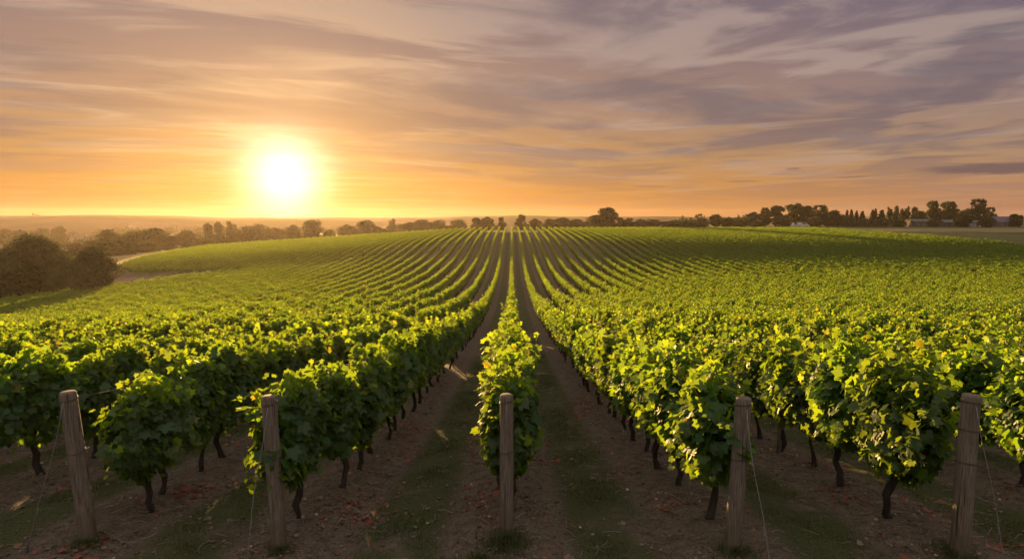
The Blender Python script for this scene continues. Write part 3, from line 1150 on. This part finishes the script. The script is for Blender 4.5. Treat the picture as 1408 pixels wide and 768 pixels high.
mb = MB()
n = 230000
yy = 3.3 + 26 * rs.rand(n)**1.75
al = rs.randint(-5, 5, n)
xx = X0 + SP * (al + .5) + rs.normal(0, .17, n)
pm = np.sin(xx * 3.1 + 2 * np.sin(yy * 1.1)) * np.sin(yy * 2.3 + 1.5 * np.sin(xx * 2)) + .5 * np.sin(yy * .8 + al * 2.1) + rs.normal(0, .25, n)
keep = pm > .05
xx, yy = xx[keep], yy[keep]
Vb, Fb, Cb = blades(xx, yy, rs.uniform(.02, .07, len(xx)), rs, (.045, .060, .014), (.12, .115, .04))
mb.add(Vb, Fb, 0, Cb)
for (tx_, ty_, r_, nn, hh) in [(-.05, 5.42, .20, 900, .13), (-2.1, 5.30, .12, 250, .09), (2.0, 5.25, .2, 500, .10), (-.3, 5.15, .25, 500, .09), (-3.95, 5.45, .2, 350, .09), (3.9, 5.2, .25, 450, .11)]:
    q = rs.uniform(0, 2 * np.pi, nn)
    r = np.abs(rs.normal(0, r_ * .6, nn))
    Vb, Fb, Cb = blades(tx_ + r * np.cos(q), ty_ + r * np.sin(q), rs.uniform(.4, 1.1, nn) * hh, rs, (.04, .06, .014), (.11, .115, .04))
    mb.add(Vb, Fb, 0, Cb)
o = obj('grass', mb.mesh('grass', [M_grass]))
tag(o, 'thin short grass along the aisles and around the posts', 'grass', kind='stuff')


n = 6500
yy = 3.4 + 15 * rs.rand(n)**1.6
xx = X0 + SP * rs.randint(-5, 6, n) + rs.normal(0, .55, n)
sz = rs.uniform(.006, .030, n) * (1 + 1.1 * (rs.rand(n) < .05))
oc = np.array([[1, 0, 0], [-1, 0, 0], [0, 1, 0], [0, -1, 0], [0, 0, 1], [0, 0, -1], [.6, .6, .55], [-.6, .6, .55], [-.6, -.6, .55], [.6, -.6, .55]], float)
of = np.array([[0, 6, 9], [0, 2, 6], [2, 7, 6], [2, 1, 7], [1, 8, 7], [1, 3, 8], [3, 9, 8], [3, 0, 9], [6, 4, 9], [7, 4, 6], [8, 4, 7], [9, 4, 8], [2, 0, 5], [1, 2, 5], [3, 1, 5], [0, 3, 5]])
Vc = oc[None] * sz[:, None, None] * rs.uniform(.6, 1.3, (n, 10, 1)) * np.array([1, 1, .7])
qa = rs.uniform(0, 6.28, n)[:, None]
Vc = np.stack([Vc[..., 0] * np.cos(qa) - Vc[..., 1] * np.sin(qa), Vc[..., 0] * np.sin(qa) + Vc[..., 1] * np.cos(qa), Vc[..., 2]], -1)
Vc = Vc + np.stack([xx, yy, gz(xx, yy) + sz * .15], -1)[:, None]
mb = MB()
kk = rs.uniform(.6, 1.25, (n, 1))
mb.add(Vc.reshape(-1, 3), of[None].repeat(n, 0).reshape(-1, 3) + np.repeat(np.arange(n) * 10, len(of))[:, None], 0, np.repeat(kk * np.array([[1, 1, 1]]), 10, axis=0))
M_clod = simple_mat('soil_clod', (.10, .068, .048), (.20, .145, .105), 30, .95, .5, tint=True, spec=.1)
o = obj('soil_clods', mb.mesh('soil_clods', [M_clod], False))
tag(o, 'crumbly brown soil clods scattered along the rows', 'soil', kind='stuff')


# ------------------------------------------------------------------ trees
def crown_mesh(name, rs, kind, nleaf, lsize, c_lo, c_hi):
    """unit crown: height 1 (z from ~.1 to 1), width about 1"""
    mb = MB()
    if kind == 'conifer':
        z = rs.beta(1.1, 1.5, nleaf) * .95 + .05
        rad_ = (1 - z) * .30 * (.65 + .35 * np.abs(np.sin(z * 34))) + .015
        th = rs.uniform(0, 2 * np.pi, nleaf)
        rr = rad_ * rs.uniform(.35, 1, nleaf)**.6
        P = np.stack([rr * np.cos(th), rr * np.sin(th), z], -1)
        O = np.stack([np.cos(th), np.sin(th), .1 * np.ones(nleaf)], -1)
        k = rs.rand(nleaf)
    else:
        nl, rx, hc, hh_, rl = {'near': (40, .42, .40, .56, .19), 'round': (44, .42, .44, .54, .16), 'bush': (34, .42, .38, .56, .18), 'loose': (52, .40, .50, .50, .105), 'tall': (34, .36, .48, .52, .14)}[kind]
        hl_ = hc + hh_ * (rs.beta(1.3, 1.3, nl) * 2 - 1) * .78
        R_ = rx * np.sqrt(np.clip(1 - ((hl_ - hc) / hh_)**2, .02, 1)) * np.where(hl_ > hc, np.clip(1 - .55 * ((hl_ - hc) / hh_)**2, 0, 1), 1)
        th = rs.uniform(0, 2 * np.pi, nl)
        fr = rs.uniform(.2, .80, nl)
        C = np.stack([R_ * fr * np.cos(th), R_ * fr * np.sin(th), hl_], -1)
        rl_ = rl * rs.uniform(.65, 1.15, nl)
        w = rs.randint(0, nl, nleaf)
        d = rs.normal(0, 1, (nleaf, 3))
        d /= np.linalg.norm(d, axis=1)[:, None]
        sh = rs.uniform(.35, 1.0, nleaf)**.5 * (1 + .12 * rs.normal(0, 1, nleaf))
        P = C[w] + d * (rl_[w] * sh)[:, None] * np.array([1, 1, .82])
        O = d + np.array([0, 0, .25])
        k = np.clip(rs.normal(.5, .22, nl)[w] + rs.normal(0, .2, nleaf), 0, 1)
        if kind in ('near', 'round', 'bush'):
            P[:, 2] = np.maximum(P[:, 2], .015 + .03 * rs.rand(nleaf)) if kind != 'round' else P[:, 2]
    cols = np.array(c_lo) * (1 - k)[:, None] + np.array(c_hi) * k[:, None]
    T = rs.normal(0, 1, (nleaf, 3)) + np.array([0, 0, -.5])
    place_leaves(mb, quad_leaf(), P, T, O + rs.normal(0, .5, (nleaf, 3)), lsize * rs.uniform(.6, 1.3, nleaf), cols, rs)
    return mb.mesh(name, [M_tree])


def tree_trunk(name, rs, kind):
    mb = MB()
    z = np.linspace(-.06, .62 if kind != 'conifer' else .9, 7)
    mb.tube(np.stack([.02 * np.sin(z * 5), .02 * np.cos(z * 4) - .02, z], -1), .028 * (1.15 - z) if kind != 'conifer' else .018 * (1.05 - z), 7, 0)
    if kind != 'conifer':
        for k in range(6):
            a_ = k * 1.05 + rs.uniform(-.3, .3)
            z0_ = rs.uniform(.22, .48)
            q = np.linspace(0, 1, 5)
            L = rs.uniform(.18, .34)
            mb.tube(np.stack([np.cos(a_) * L * q, np.sin(a_) * L * q, z0_ + .26 * q**.8], -1), .014 * (1.1 - q), 5, 0)
    return mb.mesh(name, [M_tbark])


G1, G2 = (.016, .026, .007), (.055, .070, .020)
TREES = {}
for nm, kind, nl, ls, lo, hi, nv in [('near', 'near', 30000, .021, (.016, .034, .009), (.050, .075, .020), 3), ('round', 'round', 7000, .038, G1, G2, 4),
                                     ('bush', 'bush', 3600, .055, (.022, .033, .008), (.07, .08, .024), 3), ('loose', 'loose', 6500, .034, G1, (.045, .058, .018), 4),
                                     ('tall', 'tall', 3600, .045, G1, (.045, .06, .018), 3), ('conifer', 'conifer', 1500, .060, (.010, .018, .007), (.03, .042, .014), 3)]:
    TREES[nm] = [(tree_trunk('tree_trunk', R0(900 + v), kind), crown_mesh('tree_crown', R0(700 + 13 * v + len(nm)), kind, nl, ls, lo, hi)) for v in range(nv)]

rt = R0(21)


def ray_point(px_, py_, D):
    """world point at camera depth D seen in the direction of pixel px_, py_"""
    c_, s_ = math.cos(PITCH), math.sin(PITCH)
    u = (px_ - W0 / 2) / F0 * D
    v = (H0 / 2 - py_) / F0 * D
    return np.array([u, D * c_ + v * s_, CAM[2] - D * s_ + v * c_])


def tree(kind, px_, top, wpx, D, label, name=None, cat='tree', group=None):
    p = ray_point(px_, top, D)
    z0 = float(height(p[0], p[1]))
    h = max(p[2] - z0, 1.5)
    w = wpx / F0 * D
    if kind == 'conifer':
        w *= 1.6
    if kind == 'round' and wpx <= 30 and (740 < px_ < 1030 or 330 < px_ < 640):
        w *= rt.uniform(1.3, 1.9)
    tr, cr = TREES[kind][rt.randint(len(TREES[kind]))]
    t = thing(name or {'bush': 'round_bush', 'conifer': 'conifer_tree'}.get(kind, 'broadleaf_tree'), label, cat, (p[0], p[1], z0), rt.uniform(0, 6.28), group)
    wf = {'near': .98, 'round': .98, 'bush': 1.0, 'loose': .92, 'tall': .74, 'conifer': .62}[kind]
    t.scale = (w / wf, w / wf, h / (.98 if kind != 'conifer' else 1.0))
    obj('trunk', tr, t)
    obj('crown', cr, t)
    return t


gL = 'dark trees at the left edge of the vineyard'
tree('near', 2, 331, 78, 101, 'dark broad tree cut by the left edge, behind the vines', group=gL)
tree('near', 50, 321, 96, 106, 'tallest dark tree of the clump at the left edge of the vineyard', group=gL)
tree('near', 86, 345, 44, 101, 'low dark tree filling the gap in the left clump', group=gL)
tree('near', 126, 336, 72, 97, 'rounded dark tree at the right end of the left clump, beside the track', group=gL)
gM = 'hazy trees in the valley on the left'
for a in [
    ('round', 148, 316, 36, 235, 'domed hazy tree above the right side of the dark left clump'),
    ('bush', 165, 329, 46, 190, 'wide round bush just beyond the track, in haze'),
    ('round', 206, 312, 48, 240, 'largest domed tree of the hazy valley, left of the sun rays'),
    ('bush', 202, 332, 36, 205, 'small round bush below the largest domed valley tree'),
    ('round', 180, 319, 26, 250, 'small tree between two domed trees in the hazy valley'),
    ('round', 130, 331, 30, 215, 'pale olive bushy tree behind the top of the left clump'),
    ('bush', 103, 334, 30, 230, 'low tree beside the white village houses'),
    ('round', 232, 322, 26, 250, 'tree falling away to the right of the largest domed valley tree'),
    ('round', 256, 317, 34, 270, 'broad hazy tree just left of the tall slender trees'),
    ('bush', 279, 327, 36, 245, 'rounded bush standing against the left skyline of the vines'),
    ('bush', 311, 324, 30, 255, 'rounded bush below the tall slender trees, washed orange'),
    ('tall', 286, 306, 14, 320, 'leftmost of three tall slender trees in the orange haze'),
    ('tall', 300, 304, 13, 325, 'middle of three tall slender trees in the orange haze'),
    ('tall', 318, 304, 16, 320, 'rightmost and broadest of three tall slender trees in the orange haze'),
    ('round', 342, 312, 40, 300, 'broad glowing tree below and left of the sun'),
    ('round', 356, 309, 22, 340, 'small tree directly below the left rim of the sun glow'),
    ('round', 381, 312, 26, 320, 'round tree directly below the sun'),
    ('round', 402, 308, 26, 330, 'round tree just right of below the sun, in the glare'),
    ('round', 428, 303, 22, 320, 'peaked tree in the glare right of the sun'),
    ('bush', 453, 316, 18, 290, 'low bush on the skyline of the vines right of the sun'),
    ('round', 478, 308, 30, 330, 'tree at the left end of the orange wood right of the sun'),
    ('round', 502, 304, 40, 335, 'broad tree in the orange wood right of the sun'),
    ('bush', 520, 312, 30, 300, 'low round tree in front of the orange wood'),
    ('tall', 539, 301, 14, 340, 'pointed tree rising out of the orange wood'),
    ('round', 560, 305, 30, 330, 'tree right of the pointed one in the orange wood'),
    ('round', 580, 303, 22, 340, 'small crowned tree where the orange wood turns brown'),
    ('round', 604, 304, 30, 330, 'low brown tree on the skyline left of the centre rows'),
    ('round', 630, 303, 30, 330, 'low brown tree next to the dark skyline group left of centre'),
    ('round', 28, 318, 26, 420, 'faint tree far behind the dark left clump'),
    ('round', 60, 315, 22, 450, 'faint small tree above the tallest dark left tree'),
    ('round', 81, 312, 20, 430, 'faint tree left of the village houses'),
    ('round', 8, 316, 22, 430, 'faint tree at the very left edge, above the clump'),
]:
    tree(a[0], a[1], a[2] - 2, a[3] * 1.18, *a[4:], group=gM)
gC = 'skyline trees behind the crest of the vineyard'
for a in [
    ('loose', 655, 298, 22, 285, 'dark tree starting the skyline group left of the centre rows'),
    ('loose', 670, 295, 26, 285, 'tallest tree of the skyline group left of the centre rows'),
    ('loose', 690, 297, 16, 290, 'small tree over the vanishing point of the rows'),
    ('loose', 716, 293, 22, 280, 'open crowned tree right above the end of the centre row'),
    ('loose', 736, 298, 22, 285, 'rounded tree touching the open crowned one at the centre'),
    ('round', 757, 300, 20, 300, 'low tree midway between the centre trees and the big lone tree'),
    ('round', 772, 298, 22, 295, 'squat dark tree left of the big lone tree'),
    ('round', 790, 299, 20, 295, 'low tree next on the left to the big lone tree'),
    ('round', 808, 302, 20, 300, 'low shrubby tree at the left foot of the big lone tree'),
    ('loose', 838, 283, 44, 255, 'big lone open crowned tree on the skyline right of centre'),
    ('round', 826, 293, 28, 254, 'dense tree standing under the left of the big lone tree'),
    ('bush', 860, 298, 34, 258, 'wide bush at the right foot of the big lone tree'),
    ('round', 882, 301, 18, 290, 'low tree just right of the big lone tree'),
    ('round', 897, 300, 20, 290, 'flat topped low tree right of the big lone tree'),
    ('round', 922, 302, 28, 300, 'low wide tree midway along the right skyline'),
    ('round', 943, 302, 20, 300, 'low tree left of the pointed skyline tree'),
    ('round', 961, 301, 24, 300, 'flattish tree beside the pointed skyline tree'),
    ('tall', 984, 294, 20, 280, 'pointed dark tree standing alone on the right skyline'),
    ('round', 1002, 299, 20, 285, 'low tree right of the pointed skyline tree'),
    ('round', 1019, 301, 18, 290, 'lowest tree between the pointed tree and the large grove'),
]:
    tree(*a, group=gC)
gR = 'trees around the farm on the right skyline'
for a in [
    ('loose', 1037, 289, 28, 285, 'rounded tree at the left end of the large grove'),
    ('loose', 1053, 284, 22, 288, 'slim raised tree second in the large grove'),
    ('loose', 1068, 281, 34, 285, 'broad tree in the left half of the large grove'),
    ('loose', 1095, 276, 42, 288, 'tallest tree of the large grove on the right skyline'),
    ('loose', 1112, 281, 30, 284, 'tree just right of the tallest in the large grove'),
    ('loose', 1128, 280, 32, 287, 'open topped tree in the right half of the large grove'),
    ('round', 1146, 288, 32, 285, 'lower sloping tree near the right end of the large grove'),
    ('round', 1160, 294, 18, 285, 'last small tree at the right end of the large grove'),
    ('bush', 1079, 295, 28, 270, 'olive round bush in front of the large grove'),
    ('bush', 1120, 297, 28, 272, 'brown bush below the large grove, near the white cars'),
    ('bush', 1042, 302, 28, 272, 'low bush at the left foot of the large grove'),
    ('round', 1264, 289, 26, 290, 'dark dense tree right of the row of conifers'),
    ('loose', 1284, 274, 26, 292, 'left of two tall trees behind the pale barn'),
    ('loose', 1306, 275, 34, 294, 'broad topped right one of two tall trees behind the pale barn'),
    ('round', 1294, 288, 24, 282, 'dark round tree right in front of the two tall barn trees'),
    ('bush', 1325, 287, 26, 266, 'dark ball shaped tree standing beside the wheat field'),
    ('loose', 1346, 271, 34, 284, 'tallest spreading tree near the right edge'),
    ('loose', 1362, 283, 20, 285, 'lower right shoulder tree of the tallest one near the right edge'),
    ('bush', 1357, 296, 22, 262, 'small olive bush in front of the white cottage'),
    ('round', 1398, 292, 20, 275, 'dark tree at the right edge beside the slate roofed house'),
    ('bush', 1239, 300, 18, 272, 'bush in front of the row of conifers'),
    ('bush', 1283, 299, 16, 268, 'small bush before the pale barn'),
]:
    tree(*a, group=gR)
for k, (px_, top, w) in enumerate([(1165, 288, 5), (1171, 288, 6), (1178, 290, 6), (1186, 290, 7), (1200, 288, 6), (1204, 287, 6), (1213, 288, 9), (1224, 283, 8),
                                   (1233, 282, 8), (1241, 286, 7), (1248, 282, 9), (1258, 282, 9)]):
    tree('conifer' if k < 7 else 'tall', px_, top, w * (1.3 if k < 7 else 1.2), 290 + (k % 3) * 3,
         ['thin pointed conifer at the right end of the large grove', 'second pointed conifer next to the large grove', 'short conifer third from the large grove',
          'short broad conifer before the first gap in the conifer row', 'slim conifer left of a close pair after the first gap', 'slim conifer right of a close pair after the first gap',
          'lone small cone shaped conifer amid the row', 'narrow tall tree starting the right half of the conifer row', 'tallest narrow tree in the middle of the right half',
          'shorter narrow tree between two tall narrow ones', 'narrow tall tree second from the barn', 'narrow tall tree last in the row before the barn'][k],
         name='conifer_tree' if k < 7 else 'narrow_tree', group='row of conifers and narrow trees by the farm')


def hedge(px0, px1, top, D, label):
    a0, a1 = ray_point(px0, top, D), ray_point(px1, top, D)
    L = a1[0] - a0[0]
    z0 = float(height((a0[0] + a1[0]) / 2, a0[1]))
    h = a0[2] - z0
    t = thing('clipped_hedge', label, 'hedge', ((a0[0] + a1[0]) / 2, a0[1], z0))
    rs = R0(int(px0))
    n = 3000
    u = rs.uniform(-1, 1, n)
    th = rs.uniform(0, np.pi, n)
    prof_ = (1 - np.abs(u)**3.5)**.5
    P = np.stack([u * L / 2, np.cos(th) * 2.0 * prof_ * rs.uniform(.8, 1, n), np.sin(th) * h * prof_ * rs.uniform(.85, 1.02, n)], -1)
    O = np.stack([0 * u, np.cos(th), np.sin(th)], -1)
    mb = MB()
    k = rs.rand(n)[:, None]
    place_leaves(mb, quad_leaf(), P, rs.normal(0, 1, (n, 3)), O + rs.normal(0, .3, (n, 3)), rs.uniform(.2, .45, n), np.array([.03, .04, .015]) * (1 - k) + np.array([.07, .075, .035]) * k, rs)
    obj('foliage', mb.mesh('hedge_foliage', [M_tree]), t)


hedge(1163, 1198, 300, 276, 'long low grey green hedge below the first conifers')
hedge(1198, 1234, 301, 274, 'long low grey green hedge below the narrow trees')


# ------------------------------------------------------------------ farm buildings, village, cars
def gabled(name, px_, D, wid, dep, eave, ridge, label, roofm, wallm=None, rot=0.0, door=True, nwin=3, chim=False, cat='house', base=None):
    p = ray_point(px_, 308, D)
    z0 = float(height(p[0], p[1]))
    if base is not None:
        z0 = base
    t = thing(name, label, cat, (p[0], p[1], z0), rot)
    w, d = wid / 2, dep / 2
    wm = wallm or M_wall
    mb = MB()
    Vw = np.array([[-w, -d, -1], [w, -d, -1], [w, d, -1], [-w, d, -1], [-w, -d, eave], [w, -d, eave], [w, d, eave], [-w, d, eave], [-w, 0, ridge - .05], [w, 0, ridge - .05]])
    mb.add(Vw, [np.array([[0, 1, 5, 4], [2, 3, 7, 6]]), np.array([[1, 2, 6, 9, 5], [3, 0, 4, 8, 7]])], 0)
    obj('wall', mb.mesh('house_wall', [wm], False), t)
    rb = MB()
    o = .35
    sl = (ridge - eave) / d
    e1 = eave - o * sl
    th = .16
    a_ = np.array([[-w - o, -d - o, e1], [w + o, -d - o, e1], [w + o, 0, ridge], [-w - o, 0, ridge], [w + o, d + o, e1], [-w - o, d + o, e1]])
    b_ = a_ + np.array([0, 0, th])
    rb.add(np.vstack([a_, b_]), [np.array([[6, 7, 8, 9], [9, 8, 10, 11], [1, 0, 3, 2], [2, 3, 5, 4], [0, 1, 7, 6], [4, 5, 11, 10], [1, 2, 8, 7], [2, 4, 10, 8], [3, 0, 6, 9], [5, 3, 9, 11]])], 0)
    rf = obj('roof', rb.mesh('house_roof', [roofm], False), t)
    if chim:
        cb = MB()
        cb.box((w * .55, 0, ridge + .35), (.6, .6, 1.3))
        cb.box((w * .55, 0, ridge + 1.03), (.74, .74, .1))
        obj('chimney', cb.mesh('chimney', [M_roof], False), rf)
    if door:
        db = MB()
        db.box((-w * .2, -d - .03, 1.0), (1.0, .08, 2.0))
        obj('door', db.mesh('house_door', [M_roof], False), t)
    for k in range(nwin):
        xk = -w + (k + .5) * wid / nwin + .15
        if door and abs(xk + w * .2) < 1.2:
            xk += 1.3 if xk > -w * .2 else -1.3
        wb = MB()
        wb.box((xk, -d - .02, min(1.5, eave * .55)), (.9, .06, 1.1))
        f = obj('window', wb.mesh('window_frame', [M_white], False), t)
        pb = MB()
        pb.box((xk, -d - .055, min(1.5, eave * .55)), (.72, .03, .92))
        obj('pane', pb.mesh('window_pane', [M_glass], False), f)
    return t


gabled('farm_barn', 1266, 282, 10.5, 7, 2.3, 3.3, 'long low barn with pale sheet roof below the two tall trees', M_sheet, nwin=3, cat='barn')
gabled('farm_barn', 1305, 277, 7.5, 6, 1.9, 3.0, 'short pale roofed barn right of the long one', M_sheet, nwin=2, cat='barn')
gabled('gable_shed', 1310, 295, 3.6, 6, 5.0, 6.9, 'narrow grey gabled shed rising behind the barns', M_sheet, M_sheet, rot=RAD(90), door=False, nwin=1, cat='shed')
gabled('white_cottage', 1341, 270, 4.2, 4, 1.8, 2.7, 'small white cottage between two bushes beside the wheat field', M_sheet, M_white, nwin=1, cat='house')
gabled('slate_house', 1380, 280, 10.5, 7, 2.2, 4.4, 'house with violet slate roof near the right edge', M_slate, nwin=3, chim=True)
VIL = [(124, 430, 5, 'white village house with its gable showing in the left valley', 1), (108, 440, 6, 'low white village house beside a tree in the left valley', 0),
       (92, 440, 5, 'small tiled village house at the left end of the village', 0), (136, 470, 6, 'far village house behind the white gabled one', 0),
       (182, 700, 6, 'tiny pale house alone in the haze beyond the valley trees', 0)]
for (px_, D, w, lab, g_) in VIL:
    gabled('village_house', px_, D, w, 5, 3.0, 4.8, lab, M_roof, M_white, rot=RAD(90) if g_ else 0.2, nwin=2, chim=True)

# hilltop tower on the far left ridge
p = ray_point(46, 297, 1060)
zt = float(height(p[0], p[1]))
t = thing('ruined_tower', 'tiny stone tower with a long wing on the far left ridge', 'tower', (p[0], p[1], zt - 1), 0, None, .32)
mb = MB()
mb.box((0, 0, 8), (9, 9, 20))
for k in (-3.6, 0, 3.6):
    mb.box((k, -4, 18.8), (1.8, 1.8, 1.6))
obj('wall', mb.mesh('tower_wall', [M_wall], False), t)
mb = MB()
mb.box((18, 0, 4), (27, 9, 9))
obj('wing', mb.mesh('tower_wing', [M_wall], False), t)
mb = MB()
mb.add([[4.4, -5, 8.4], [32, -5, 8.4], [32, 5, 8.4], [4.4, 5, 8.4], [4.4, 0, 12], [32, 0, 12]], [np.array([[0, 1, 5, 4], [2, 3, 4, 5]]), np.array([[1, 2, 5], [3, 0, 4]])])
obj('roof', mb.mesh('tower_roof', [M_roof], False), t)


def car(px_, D, label, van=False):
    p = ray_point(px_, 308, D)
    z0 = float(height(p[0], p[1]))
    t = thing('parked_van' if van else 'parked_car', label, 'van' if van else 'car', (p[0], p[1], z0), RAD(4), 'white vehicles parked before the grove')
    if van:
        side_ = np.array([[-2.4, .35], [2.4, .35], [2.45, 1.0], [1.75, 1.25], [1.2, 2.0], [-2.3, 2.1], [-2.45, 1.2]])
    else:
        side_ = np.array([[-2.0, .32], [2.0, .32], [2.08, .72], [1.2, .92], [.55, 1.42], [-.95, 1.45], [-1.6, .98], [-2.08, .9]])
    n = len(side_)
    mb = MB()
    inset = np.where(side_[:, 1] > 1.2, .70, .86)
    Va = np.vstack([np.stack([side_[:, 0], -inset, side_[:, 1]], -1), np.stack([side_[:, 0], inset, side_[:, 1]], -1)])
    i = np.arange(n)
    mb.add(Va, [np.stack([i, (i + 1) % n, (i + 1) % n + n, i + n], -1)[:, ::-1], np.array([list(range(n))]), np.array([list(range(2 * n - 1, n - 1, -1))])])
    obj('body', mb.mesh('car_body', [M_white], False), t)
    gbm = MB()
    zc, hh = (1.55, .5) if van else (1.17, .36)
    gbm.box((.15 if van else -.2, -.80, zc), (1.9 if van else 1.5, .05, hh))
    obj('side_window', gbm.mesh('car_window', [M_glass], False), t)
    for sx in (-1.3, 1.3):
        for sy in (-.78, .78):
            wb = MB()
            wb.tube([[sx, sy - .1, .32], [sx, sy + .1, .32]], .32, 14, 0)
            obj('wheel', wb.mesh('car_wheel', [M_tyre], False), t)


car(1094, 262, 'white car parked left in front of the large grove')
car(1104, 263, 'white van parked right in front of the large grove', True)

# ------------------------------------------------------------------ far woods (one mass)
rs = R0(31)
mb = MB()
pts = []
for (D0, D1, b0, b1, hm) in [(400, 430, -.80, -.50, 6), (470, 500, -.82, -.30, 7), (540, 520, -.66, -.22, 6), (600, 640, -.85, -.30, 7), (690, 660, -.60, -.10, 6),
                             (760, 780, -.85, -.25, 6), (352, 345, -.48, .10, 6.0), (330, 322, -.06, .42, 5.6), (345, 330, .30, .52, 6.0)]:
    b = b0
    while b < b1:
        f = (b - b0) / (b1 - b0)
        D = D0 + (D1 - D0) * f + rs.normal(0, 4)
        if rs.rand() < (.9 if b0 > -.3 else .55):
            pts.append((math.sin(b) * D, math.cos(b) * D, hm * rs.uniform(.5, 1.1)))
        b += rs.uniform(.55, 1.1) * hm / D
for (x, y, hh) in pts:
    ww = hh * rs.uniform(.55, .95)
    z0 = float(height(x, y))
    n = 130
    d = rs.normal(0, 1, (n, 3))
    d /= np.linalg.norm(d, axis=1)[:, None]
    P = np.array([x, y, z0 + hh * .5]) + d * np.array([ww, ww, hh * .5]) * rs.uniform(.6, 1, (n, 1))
    k = rs.rand(n)[:, None]
    place_leaves(mb, quad_leaf(), P, rs.normal(0, 1, (n, 3)), d, rs.uniform(.10, .24, n) * hh, np.array(G1) * (1 - k) + np.array(G2) * k, rs)
o = obj('distant_woodland', mb.mesh('distant_woodland', [M_tree]))
tag(o, 'scattered far woods and hedgerows fading into the haze before the hills', 'woodland', kind='stuff')

# ------------------------------------------------------------------ haze
HZ = 0.0001
mb = MB()
mb.box((0, 640, (-20 + 22) / 2), (3900, 1700, 42))
hz_m, t, out = new_mat('haze_air')
pv = t.new('ShaderNodeVolumePrincipled')
pv.inputs['Color'].default_value = (.95, .80, .64, 1)
pv.inputs['Density'].default_value = HZ
pv.inputs['Anisotropy'].default_value = .58
t.l.new(pv.outputs[0], out.inputs['Volume'])
o = obj('haze', mb.mesh('haze', [hz_m], False))
tag(o, 'warm evening haze lying over the whole valley', 'haze', kind='stuff')
